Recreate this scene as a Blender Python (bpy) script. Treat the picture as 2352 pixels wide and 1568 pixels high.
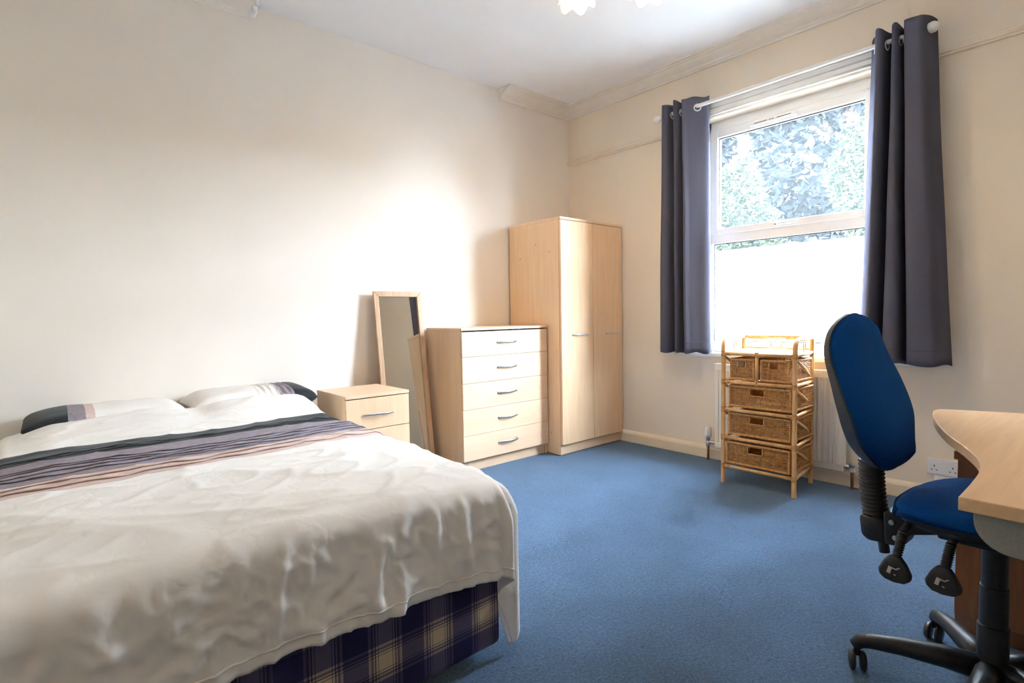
import bpy, bmesh, math, random
from mathutils import Vector, Matrix, noise

random.seed(7)
PI = math.pi
for o in list(bpy.data.objects):
    bpy.data.objects.remove(o, do_unlink=True)
SC = bpy.context.scene
COL = SC.collection

# ------------------------------------------------------------------ camera
cam_data = bpy.data.cameras.new('camera')
cam = bpy.data.objects.new('camera', cam_data)
COL.objects.link(cam)
cam_data.sensor_width = 36.0
cam_data.lens = 1247.0 / 2352.0 * 36.0
cam_data.clip_start = 0.02
cam_data.clip_end = 200
_r = Vector((0.75524729, -0.65522796, -0.01666878))
_u = Vector((0.04546764, 0.02700412, 0.99860076))
_f = Vector((0.65386101, 0.75494841, -0.05018646))
_m = Matrix((( _r.x, _u.x, -_f.x, -3.6511), (_r.y, _u.y, -_f.y, -3.3965), (_r.z, _u.z, -_f.z, 1.07), (0, 0, 0, 1)))
cam.matrix_world = _m
SC.camera = cam

# ------------------------------------------------------------------ world, light, exposure
SKY_STRENGTH = 110.0
world = bpy.data.worlds.new('world')
SC.world = world
world.use_nodes = True
_bg = world.node_tree.nodes['Background']
_bg.inputs['Color'].default_value = (0.70, 0.84, 1.0, 1)
_bg.inputs['Strength'].default_value = SKY_STRENGTH
LAMP_WATTS = 50.0
portal = bpy.data.lights.new('window_portal', 'AREA')
portal.shape = 'RECTANGLE'
portal.size = 1.2
portal.size_y = 1.75
portal.cycles.is_portal = True
portal_ob = bpy.data.objects.new('window_portal', portal)
COL.objects.link(portal_ob)
portal_ob.location = (0.20, -1.835, 1.60)
portal_ob.rotation_euler = (PI / 2, 0, PI / 2)   # faces into the room (-x)
portal_ob['kind'] = 'helper'
vs = SC.view_settings
vs.view_transform = 'Standard'
vs.look = 'None'
vs.gamma = 1.0
vs.exposure = 0.06
vs.use_curve_mapping = False
cy = SC.cycles
cy.use_denoising = True
cy.max_bounces = 7
cy.diffuse_bounces = 6
cy.use_adaptive_sampling = True
cy.adaptive_threshold = 0.2
cy.adaptive_min_samples = 12
cy.glossy_bounces = 3
cy.transmission_bounces = 4
cy.transparent_max_bounces = 12
cy.caustics_reflective = False
cy.caustics_refractive = False
cy.sample_clamp_indirect = 8.0

# ------------------------------------------------------------------ materials
def new_mat(name):
    m = bpy.data.materials.new(name)
    m.use_nodes = True
    nt = m.node_tree
    return m, nt, nt.nodes['Principled BSDF']

def N(nt, typ, **kw):
    n = nt.nodes.new(typ)
    for k, v in kw.items():
        setattr(n, k, v)
    return n

def coords(nt, scale=(1, 1, 1), kind='Object'):
    tc = N(nt, 'ShaderNodeTexCoord')
    mp = N(nt, 'ShaderNodeMapping')
    mp.inputs['Scale'].default_value = scale
    nt.links.new(tc.outputs[kind], mp.inputs['Vector'])
    return mp.outputs['Vector']

def ramp(nt, stops, interp='LINEAR'):
    r = N(nt, 'ShaderNodeValToRGB')
    cr = r.color_ramp
    cr.interpolation = interp
    while len(cr.elements) > 1:
        cr.elements.remove(cr.elements[-1])
    cr.elements[0].position = stops[0][0]
    cr.elements[0].color = (*stops[0][1], 1)
    for p, c in stops[1:]:
        e = cr.elements.new(p)
        e.color = (*c, 1)
    return r

def noisy(name, c1, c2, scale=20, detail=4, rough=0.6, bump=0.0, bscale=None, stretch=(1, 1, 1), spec=0.3, metallic=0.0, bdist=0.002, sheen=0.0):
    m, nt, b = new_mat(name)
    v = coords(nt, stretch)
    nz = N(nt, 'ShaderNodeTexNoise')
    nz.inputs['Scale'].default_value = scale
    nz.inputs['Detail'].default_value = detail
    nt.links.new(v, nz.inputs['Vector'])
    r = ramp(nt, [(0.3, c1), (0.7, c2)])
    nt.links.new(nz.outputs['Fac'], r.inputs['Fac'])
    nt.links.new(r.outputs['Color'], b.inputs['Base Color'])
    b.inputs['Roughness'].default_value = rough
    b.inputs['Specular IOR Level'].default_value = spec
    b.inputs['Metallic'].default_value = metallic
    if sheen:
        b.inputs['Sheen Weight'].default_value = sheen
    if bump:
        n2 = N(nt, 'ShaderNodeTexNoise')
        n2.inputs['Scale'].default_value = bscale or scale
        n2.inputs['Detail'].default_value = 3
        nt.links.new(v, n2.inputs['Vector'])
        bp = N(nt, 'ShaderNodeBump')
        bp.inputs['Strength'].default_value = bump
        bp.inputs['Distance'].default_value = bdist
        nt.links.new(n2.outputs['Fac'], bp.inputs['Height'])
        nt.links.new(bp.outputs['Normal'], b.inputs['Normal'])
    return m

def wood(name, c1, c2, axis='Z', scale=1.0, rough=0.42, spec=0.4):
    s = {'X': (1.2, 14, 14), 'Y': (14, 1.2, 14), 'Z': (14, 14, 1.2)}[axis]
    m, nt, b = new_mat(name)
    v = coords(nt, tuple(k * scale for k in s))
    nz = N(nt, 'ShaderNodeTexNoise')
    nz.inputs['Scale'].default_value = 2.2
    nz.inputs['Detail'].default_value = 7
    nz.inputs['Roughness'].default_value = 0.6
    nz.inputs['Distortion'].default_value = 0.4
    nt.links.new(v, nz.inputs['Vector'])
    r = ramp(nt, [(0.32, c1), (0.68, c2)])
    nt.links.new(nz.outputs['Fac'], r.inputs['Fac'])
    nt.links.new(r.outputs['Color'], b.inputs['Base Color'])
    b.inputs['Roughness'].default_value = rough
    b.inputs['Specular IOR Level'].default_value = spec
    return m

MAT = {}
def wall_paper(name, seam_axis=None, c1=(0.81, 0.715, 0.585), c2=(0.84, 0.745, 0.615)):
    m, nt, b = new_mat(name)
    v = coords(nt)
    n1 = N(nt, 'ShaderNodeTexNoise'); n1.inputs['Scale'].default_value = 1.3; n1.inputs['Detail'].default_value = 4
    nt.links.new(v, n1.inputs['Vector'])
    r = ramp(nt, [(0.3, c1), (0.7, c2)])
    nt.links.new(n1.outputs['Fac'], r.inputs['Fac'])
    nt.links.new(r.outputs['Color'], b.inputs['Base Color'])
    b.inputs['Roughness'].default_value = 0.75
    b.inputs['Specular IOR Level'].default_value = 0.2
    n2 = N(nt, 'ShaderNodeTexNoise'); n2.inputs['Scale'].default_value = 160; n2.inputs['Detail'].default_value = 3
    nt.links.new(v, n2.inputs['Vector'])
    n3 = N(nt, 'ShaderNodeTexNoise'); n3.inputs['Scale'].default_value = 5; n3.inputs['Detail'].default_value = 3
    nt.links.new(v, n3.inputs['Vector'])
    mix = N(nt, 'ShaderNodeMath', operation='MULTIPLY_ADD'); mix.inputs[1].default_value = 6.0
    nt.links.new(n3.outputs['Fac'], mix.inputs[0]); nt.links.new(n2.outputs['Fac'], mix.inputs[2])
    h = mix.outputs[0]
    if seam_axis is not None:                       # paper seams every 0.53 m, a hair proud
        sx = N(nt, 'ShaderNodeSeparateXYZ'); nt.links.new(v, sx.inputs[0])
        dv = N(nt, 'ShaderNodeMath', operation='DIVIDE'); dv.inputs[1].default_value = 0.53
        nt.links.new(sx.outputs[seam_axis], dv.inputs[0])
        fr = N(nt, 'ShaderNodeMath', operation='FRACT'); nt.links.new(dv.outputs[0], fr.inputs[0])
        lt = N(nt, 'ShaderNodeMath', operation='LESS_THAN'); lt.inputs[1].default_value = 0.008
        nt.links.new(fr.outputs[0], lt.inputs[0])
        ad = N(nt, 'ShaderNodeMath', operation='MULTIPLY_ADD'); ad.inputs[1].default_value = 1.2
        nt.links.new(lt.outputs[0], ad.inputs[0]); nt.links.new(h, ad.inputs[2])
        h = ad.outputs[0]
    bp = N(nt, 'ShaderNodeBump'); bp.inputs['Strength'].default_value = 0.22; bp.inputs['Distance'].default_value = 0.0015
    nt.links.new(h, bp.inputs['Height']); nt.links.new(bp.outputs['Normal'], b.inputs['Normal'])
    return m
MAT['wall'] = wall_paper('cream_wallpaper', 0, (0.84, 0.785, 0.71), (0.87, 0.815, 0.74))
MAT['wall2'] = wall_paper('cream_painted_wall')
MAT['ceiling'] = noisy('white_ceiling', (0.88, 0.90, 0.92), (0.91, 0.93, 0.95), 3, rough=0.85, bump=0.15, bscale=60, spec=0.1)
MAT['plaster'] = noisy('plaster_cornice', (0.80, 0.76, 0.70), (0.86, 0.82, 0.76), 8, rough=0.8, bump=0.15, bscale=40, spec=0.1)
MAT['cream_gloss'] = noisy('cream_gloss_paint', (0.80, 0.68, 0.52), (0.84, 0.73, 0.57), 6, rough=0.35, spec=0.4)
MAT['upvc'] = noisy('white_upvc', (0.90, 0.92, 0.94), (0.93, 0.95, 0.97), 5, rough=0.3, spec=0.5)
MAT['gasket'] = noisy('black_gasket', (0.02, 0.022, 0.025), (0.03, 0.03, 0.035), 30, rough=0.6)
MAT['white_gloss'] = noisy('white_gloss_paint', (0.82, 0.81, 0.78), (0.86, 0.85, 0.82), 8, rough=0.28, spec=0.5)
MAT['white_plastic'] = noisy('white_plastic', (0.78, 0.78, 0.79), (0.82, 0.82, 0.83), 10, rough=0.35)
MAT['beech'] = wood('beech_laminate', (0.74, 0.50, 0.30), (0.80, 0.57, 0.36), 'Z')
MAT['beech_x'] = wood('beech_laminate_across', (0.76, 0.53, 0.34), (0.81, 0.59, 0.40), 'X')
MAT['beech_edge'] = wood('beech_edging', (0.62, 0.38, 0.19), (0.68, 0.44, 0.24), 'Z')
MAT['desk_top'] = wood('beech_desk_top', (0.66, 0.42, 0.23), (0.74, 0.50, 0.29), 'X', 1.6, rough=0.38)
MAT['oak'] = wood('oak_frame', (0.42, 0.26, 0.14), (0.58, 0.39, 0.24), 'Z', 2.0)
MAT['brown_wood'] = wood('brown_wood', (0.20, 0.075, 0.025), (0.30, 0.12, 0.045), 'Z', 1.4, rough=0.4)
MAT['rattan'] = noisy('rattan_cane', (0.55, 0.29, 0.10), (0.72, 0.43, 0.18), 30, rough=0.4, spec=0.45, stretch=(1, 1, 0.3))
MAT['wicker'] = noisy('wicker_strand', (0.32, 0.135, 0.035), (0.58, 0.29, 0.09), 60, detail=5, rough=0.5, spec=0.35)
MAT['wicker_wrap'] = noisy('wicker_wrapping', (0.42, 0.19, 0.055), (0.66, 0.36, 0.13), 70, detail=4, rough=0.5, spec=0.35)
MAT['chrome'] = noisy('brushed_metal', (0.55, 0.57, 0.60), (0.65, 0.67, 0.70), 50, rough=0.28, metallic=1.0)
MAT['copper'] = noisy('old_copper_pipe', (0.22, 0.09, 0.05), (0.30, 0.13, 0.07), 40, rough=0.4, metallic=0.7)
MAT['rad'] = noisy('radiator_enamel', (0.80, 0.76, 0.67), (0.84, 0.80, 0.72), 6, rough=0.35, spec=0.45)
MAT['black_plastic'] = noisy('black_plastic', (0.012, 0.012, 0.013), (0.02, 0.02, 0.022), 80, rough=0.42, bump=0.15, bscale=300, spec=0.4)
MAT['black_matt'] = noisy('black_rubber', (0.010, 0.010, 0.011), (0.016, 0.016, 0.017), 80, rough=0.5, spec=0.5)
MAT['shell'] = noisy('dark_grey_shell', (0.03, 0.03, 0.033), (0.045, 0.044, 0.047), 60, rough=0.5, bump=0.15, bscale=300, spec=0.3)
MAT['blue_fabric'] = noisy('blue_upholstery', (0.001, 0.030, 0.125), (0.003, 0.052, 0.19), 420, detail=2, rough=0.9, bump=0.4, bscale=500, spec=0.06, bdist=0.0008)
MAT['curtain'] = None
MAT['grey_metal'] = noisy('light_grey_metal', (0.25, 0.26, 0.25), (0.29, 0.30, 0.29), 200, rough=0.5, bump=0.1, bscale=400)
MAT['glyph'] = noisy('pale_print', (0.55, 0.5, 0.42), (0.6, 0.55, 0.47), 20, rough=0.6)
MAT['dark_hole'] = noisy('dark_slot', (0.008, 0.008, 0.008), (0.012, 0.012, 0.012), 20, rough=0.8)
MAT['screw_cap'] = noisy('screw_cap', (0.40, 0.22, 0.10), (0.46, 0.26, 0.13), 20, rough=0.5)
MAT['charcoal'] = noisy('charcoal_cotton', (0.011, 0.013, 0.014), (0.022, 0.025, 0.027), 90, rough=0.85, bump=0.3, bscale=500, bdist=0.0008, sheen=0.1)
MAT['mauve'] = noisy('mauve_cotton', (0.23, 0.20, 0.235), (0.31, 0.27, 0.305), 60, rough=0.85, bump=0.3, bscale=400, bdist=0.0008)
MAT['pink'] = noisy('dusty_pink_cotton', (0.56, 0.42, 0.38), (0.64, 0.50, 0.45), 50, rough=0.85, bump=0.3, bscale=400, bdist=0.0008)
MAT['mattress'] = noisy('mattress_ticking', (0.70, 0.68, 0.64), (0.76, 0.74, 0.70), 30, rough=0.9)
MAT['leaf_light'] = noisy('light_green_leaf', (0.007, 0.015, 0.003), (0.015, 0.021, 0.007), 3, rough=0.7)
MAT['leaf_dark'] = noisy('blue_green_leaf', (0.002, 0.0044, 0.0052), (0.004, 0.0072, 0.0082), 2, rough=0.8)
MAT['bark'] = noisy('bark', (0.06, 0.045, 0.03), (0.12, 0.09, 0.06), 12, rough=0.9)
MAT['grass'] = noisy('pale_paving', (0.66, 0.67, 0.67), (0.74, 0.75, 0.75), 4, rough=0.9)
MAT['fence'] = noisy('pale_fence_timber', (0.58, 0.57, 0.54), (0.70, 0.69, 0.66), 9, rough=0.85, stretch=(6, 6, .6))
MAT['brass'] = noisy('polished_brass', (0.62, 0.42, 0.16), (0.7, 0.48, 0.2), 20, rough=0.25, metallic=1.0)

def mat_white_cotton():
    m, nt, b = new_mat('white_cotton')
    v = coords(nt)
    b.inputs['Roughness'].default_value = 0.85
    b.inputs['Specular IOR Level'].default_value = 0.12
    n1 = N(nt, 'ShaderNodeTexNoise'); n1.inputs['Scale'].default_value = 2.0
    nt.links.new(v, n1.inputs['Vector'])
    r = ramp(nt, [(0.3, (0.78, 0.75, 0.71)), (0.7, (0.82, 0.79, 0.755))])
    nt.links.new(n1.outputs['Fac'], r.inputs['Fac']); nt.links.new(r.outputs['Color'], b.inputs['Base Color'])
    n2 = N(nt, 'ShaderNodeTexNoise'); n2.inputs['Scale'].default_value = 9; n2.inputs['Detail'].default_value = 3
    n2.inputs['Roughness'].default_value = 0.5
    nt.links.new(v, n2.inputs['Vector'])
    rd = N(nt, 'ShaderNodeMath', operation='SUBTRACT'); rd.inputs[1].default_value = 0.5
    nt.links.new(n2.outputs['Fac'], rd.inputs[0])
    ab = N(nt, 'ShaderNodeMath', operation='ABSOLUTE'); nt.links.new(rd.outputs[0], ab.inputs[0])
    mn = N(nt, 'ShaderNodeMath', operation='MINIMUM'); mn.inputs[1].default_value = 0.06
    nt.links.new(ab.outputs[0], mn.inputs[0])
    n4 = N(nt, 'ShaderNodeTexNoise'); n4.inputs['Scale'].default_value = 55; n4.inputs['Detail'].default_value = 3
    nt.links.new(v, n4.inputs['Vector'])
    ma = N(nt, 'ShaderNodeMath', operation='MULTIPLY_ADD'); ma.inputs[1].default_value = 0.05
    nt.links.new(n4.outputs['Fac'], ma.inputs[0]); nt.links.new(mn.outputs[0], ma.inputs[2])
    bp = N(nt, 'ShaderNodeBump'); bp.inputs['Strength'].default_value = 0.32; bp.inputs['Distance'].default_value = 0.02
    nt.links.new(ma.outputs[0], bp.inputs['Height']); nt.links.new(bp.outputs['Normal'], b.inputs['Normal'])
    return m
MAT['cotton'] = mat_white_cotton()

def mat_carpet():
    m, nt, b = new_mat('blue_carpet')
    v = coords(nt)
    b.inputs['Roughness'].default_value = 0.95
    b.inputs['Specular IOR Level'].default_value = 0.08
    b.inputs['Sheen Weight'].default_value = 0.7
    b.inputs['Sheen Roughness'].default_value = 0.35
    b.inputs['Sheen Tint'].default_value = (0.55, 0.75, 1.0, 1)
    n1 = N(nt, 'ShaderNodeTexNoise'); n1.inputs['Scale'].default_value = 110; n1.inputs['Detail'].default_value = 7; n1.inputs['Roughness'].default_value = 0.8
    nt.links.new(v, n1.inputs['Vector'])
    r = ramp(nt, [(0.34, (0.014, 0.030, 0.064)), (0.51, (0.073, 0.131, 0.222)), (0.66, (0.165, 0.255, 0.390))])
    nt.links.new(n1.outputs['Fac'], r.inputs['Fac'])
    n3 = N(nt, 'ShaderNodeTexNoise'); n3.inputs['Scale'].default_value = 5; n3.inputs['Detail'].default_value = 5
    nt.links.new(v, n3.inputs['Vector'])
    r3 = ramp(nt, [(0.35, (0.86, 0.86, 0.86)), (0.65, (1.08, 1.08, 1.08))])
    nt.links.new(n3.outputs['Fac'], r3.inputs['Fac'])
    mx = N(nt, 'ShaderNodeMix', data_type='RGBA', blend_type='MULTIPLY'); mx.inputs[0].default_value = 1
    nt.links.new(r.outputs['Color'], mx.inputs[6]); nt.links.new(r3.outputs['Color'], mx.inputs[7])
    vo = N(nt, 'ShaderNodeTexNoise'); vo.inputs['Scale'].default_value = 40; vo.inputs['Detail'].default_value = 5; vo.inputs['Roughness'].default_value = 0.7
    nt.links.new(v, vo.inputs['Vector'])
    sp = ramp(nt, [(0.33, (0.34, 0.34, 0.34)), (0.39, (1, 1, 1))])
    nt.links.new(vo.outputs['Fac'], sp.inputs['Fac'])
    m2 = N(nt, 'ShaderNodeMix', data_type='RGBA', blend_type='MULTIPLY'); m2.inputs[0].default_value = 1
    nt.links.new(mx.outputs[2], m2.inputs[6]); nt.links.new(sp.outputs['Color'], m2.inputs[7])
    nt.links.new(m2.outputs[2], b.inputs['Base Color'])
    bp = N(nt, 'ShaderNodeBump'); bp.inputs['Strength'].default_value = 0.7; bp.inputs['Distance'].default_value = 0.006
    nt.links.new(n1.outputs['Fac'], bp.inputs['Height']); nt.links.new(bp.outputs['Normal'], b.inputs['Normal'])
    return m
MAT['carpet'] = mat_carpet()

def mat_plaid(x_c, z_c, period):
    m, nt, b = new_mat('tartan_divan_fabric')
    v = coords(nt)
    sp = N(nt, 'ShaderNodeSeparateXYZ'); nt.links.new(v, sp.inputs[0])
    # blend x and y so the pattern also runs round the sides
    sxy = N(nt, 'ShaderNodeMath', operation='ADD'); nt.links.new(sp.outputs[0], sxy.inputs[0]); nt.links.new(sp.outputs[1], sxy.inputs[1])
    cols = []
    B, Nv, P, D = (0.70, 0.61, 0.50), (0.13, 0.125, 0.25), (0.62, 0.60, 0.56), (0.20, 0.18, 0.25)
    for src, c in ((sxy.outputs[0], x_c), (sp.outputs[2], z_c)):
        a = N(nt, 'ShaderNodeMath', operation='SUBTRACT'); a.inputs[1].default_value = c
        nt.links.new(src, a.inputs[0])
        d = N(nt, 'ShaderNodeMath', operation='DIVIDE'); d.inputs[1].default_value = period
        nt.links.new(a.outputs[0], d.inputs[0])
        pp = N(nt, 'ShaderNodeMath', operation='PINGPONG'); pp.inputs[1].default_value = 0.5
        nt.links.new(d.outputs[0], pp.inputs[0])
        r = ramp(nt, [(0.0, B), (0.120, D), (0.129, B), (0.142, P), (0.162, D), (0.178, D), (0.19, B), (0.205, D), (0.25, (0.42, 0.38, 0.42)), (0.275, (0.42, 0.38, 0.42)), (0.29, Nv)], 'CONSTANT')
        nt.links.new(pp.outputs[0], r.inputs['Fac'])
        cols.append(r.outputs['Color'])
    mx = N(nt, 'ShaderNodeMix', data_type='RGBA', blend_type='MULTIPLY'); mx.inputs[0].default_value = 1
    nt.links.new(cols[0], mx.inputs[6]); nt.links.new(cols[1], mx.inputs[7])
    nt.links.new(mx.outputs[2], b.inputs['Base Color'])
    b.inputs['Roughness'].default_value = 0.85
    b.inputs['Specular IOR Level'].default_value = 0.15
    n2 = N(nt, 'ShaderNodeTexNoise'); n2.inputs['Scale'].default_value = 350
    nt.links.new(v, n2.inputs['Vector'])
    bp = N(nt, 'ShaderNodeBump'); bp.inputs['Strength'].default_value = 0.3; bp.inputs['Distance'].default_value = 0.001
    nt.links.new(n2.outputs['Fac'], bp.inputs['Height']); nt.links.new(bp.outputs['Normal'], b.inputs['Normal'])
    return m

def mat_cloth_translucent(name, col, trans_col, fac, bump=0.0):
    m = bpy.data.materials.new(name); m.use_nodes = True
    nt = m.node_tree; nt.nodes.clear()
    out = N(nt, 'ShaderNodeOutputMaterial')
    df = N(nt, 'ShaderNodeBsdfDiffuse'); tr = N(nt, 'ShaderNodeBsdfTranslucent'); mx = N(nt, 'ShaderNodeMixShader')
    v = coords(nt)
    nz = N(nt, 'ShaderNodeTexNoise'); nz.inputs['Scale'].default_value = 300
    nt.links.new(v, nz.inputs['Vector'])
    r = ramp(nt, [(0.3, tuple(c * 0.88 for c in col)), (0.7, col)])
    nt.links.new(nz.outputs['Fac'], r.inputs['Fac']); nt.links.new(r.outputs['Color'], df.inputs['Color'])
    tr.inputs['Color'].default_value = (*trans_col, 1)
    mx.inputs[0].default_value = fac
    nt.links.new(df.outputs[0], mx.inputs[1]); nt.links.new(tr.outputs[0], mx.inputs[2])
    nt.links.new(mx.outputs[0], out.inputs[0])
    if bump:
        bp = N(nt, 'ShaderNodeBump'); bp.inputs['Strength'].default_value = bump; bp.inputs['Distance'].default_value = 0.002
        n2 = N(nt, 'ShaderNodeTexNoise'); n2.inputs['Scale'].default_value = 40
        nt.links.new(v, n2.inputs['Vector']); nt.links.new(n2.outputs['Fac'], bp.inputs['Height'])
        nt.links.new(bp.outputs['Normal'], df.inputs['Normal'])
    return m
MAT['curtain'] = mat_cloth_translucent('charcoal_curtain', (0.102, 0.103, 0.136), (0.10, 0.11, 0.15), 0.05, 0.2)
def mat_pane():
    # window glass with veiling glare mixed in as a faint translucent layer
    m = bpy.data.materials.new('veiled_window_glass'); m.use_nodes = True
    nt = m.node_tree; nt.nodes.clear()
    out = N(nt, 'ShaderNodeOutputMaterial')
    tp = N(nt, 'ShaderNodeBsdfTransparent'); gl = N(nt, 'ShaderNodeBsdfGlossy'); tr = N(nt, 'ShaderNodeBsdfTranslucent')
    gl.inputs['Roughness'].default_value = 0.02
    tr.inputs['Color'].default_value = (0.9, 0.97, 1, 1)
    lw = N(nt, 'ShaderNodeLayerWeight')
    pw_ = N(nt, 'ShaderNodeMath', operation='POWER'); pw_.inputs[1].default_value = 5.0
    nt.links.new(lw.outputs['Facing'], pw_.inputs[0])
    fr = N(nt, 'ShaderNodeMath', operation='MULTIPLY_ADD'); fr.inputs[1].default_value = 0.6; fr.inputs[2].default_value = 0.03
    nt.links.new(pw_.outputs[0], fr.inputs[0])
    v = coords(nt)
    nz = N(nt, 'ShaderNodeTexNoise'); nz.inputs['Scale'].default_value = 6
    nt.links.new(v, nz.inputs['Vector'])
    r = ramp(nt, [(0.3, (0.006, 0.006, 0.006)), (0.7, (0.008, 0.008, 0.008))])
    nt.links.new(nz.outputs['Fac'], r.inputs['Fac'])
    a = N(nt, 'ShaderNodeMixShader'); nt.links.new(r.outputs['Color'], a.inputs[0])
    nt.links.new(tp.outputs[0], a.inputs[1]); nt.links.new(tr.outputs[0], a.inputs[2])
    b = N(nt, 'ShaderNodeMixShader'); nt.links.new(fr.outputs[0], b.inputs[0])
    nt.links.new(a.outputs[0], b.inputs[1]); nt.links.new(gl.outputs[0], b.inputs[2])
    nt.links.new(b.outputs[0], out.inputs[0])
    return m
MAT['pane'] = mat_pane()

def mat_mirror():
    m, nt, b = new_mat('mirror_glass')
    v = coords(nt)
    nz = N(nt, 'ShaderNodeTexNoise'); nz.inputs['Scale'].default_value = 3
    nt.links.new(v, nz.inputs['Vector'])
    r = ramp(nt, [(0.3, (0.80, 0.82, 0.82)), (0.7, (0.83, 0.85, 0.85))])
    nt.links.new(nz.outputs['Fac'], r.inputs['Fac']); nt.links.new(r.outputs['Color'], b.inputs['Base Color'])
    b.inputs['Metallic'].default_value = 1.0
    b.inputs['Roughness'].default_value = 0.015
    return m
MAT['mirror'] = mat_mirror()

def mat_shade():
    m = bpy.data.materials.new('frosted_petal_glass'); m.use_nodes = True
    nt = m.node_tree; nt.nodes.clear()
    out = N(nt, 'ShaderNodeOutputMaterial')
    tr = N(nt, 'ShaderNodeBsdfTranslucent'); gl = N(nt, 'ShaderNodeBsdfGlossy'); em = N(nt, 'ShaderNodeEmission'); mx = N(nt, 'ShaderNodeMixShader')
    tr.inputs['Color'].default_value = (1.0, 0.86, 0.68, 1); gl.inputs['Roughness'].default_value = 0.2
    v = coords(nt)
    nz = N(nt, 'ShaderNodeTexNoise'); nz.inputs['Scale'].default_value = 25
    nt.links.new(v, nz.inputs['Vector'])
    r = ramp(nt, [(0.3, (1.0, 0.70, 0.42)), (0.7, (1.0, 0.86, 0.62))])
    nt.links.new(nz.outputs['Fac'], r.inputs['Fac']); nt.links.new(r.outputs['Color'], em.inputs['Color'])
    em.inputs['Strength'].default_value = 0.75
    mx.inputs[0].default_value = 0.06
    nt.links.new(tr.outputs[0], mx.inputs[1]); nt.links.new(gl.outputs[0], mx.inputs[2])
    ad = N(nt, 'ShaderNodeAddShader')
    nt.links.new(mx.outputs[0], ad.inputs[0]); nt.links.new(em.outputs[0], ad.inputs[1])
    nt.links.new(ad.outputs[0], out.inputs[0])
    return m
MAT['shade'] = mat_shade()

# ------------------------------------------------------------------ mesh helpers
def root_loc(o):
    while o.parent:
        o = o.parent
    return o.location.copy(), o

def tag(o, label=None, cat=None, group=None, kind=None):
    if label: o['label'] = label
    if cat: o['category'] = cat
    if group: o['group'] = group
    if kind: o['kind'] = kind
    return o

def thing(name, label, cat, loc, rz=0.0, group=None, kind=None):
    o = bpy.data.objects.new(name, None)
    o.empty_display_size = 0.1
    COL.objects.link(o)
    o.location = loc
    o.rotation_euler = (0, 0, rz)
    return tag(o, label, cat, group, kind)

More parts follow.
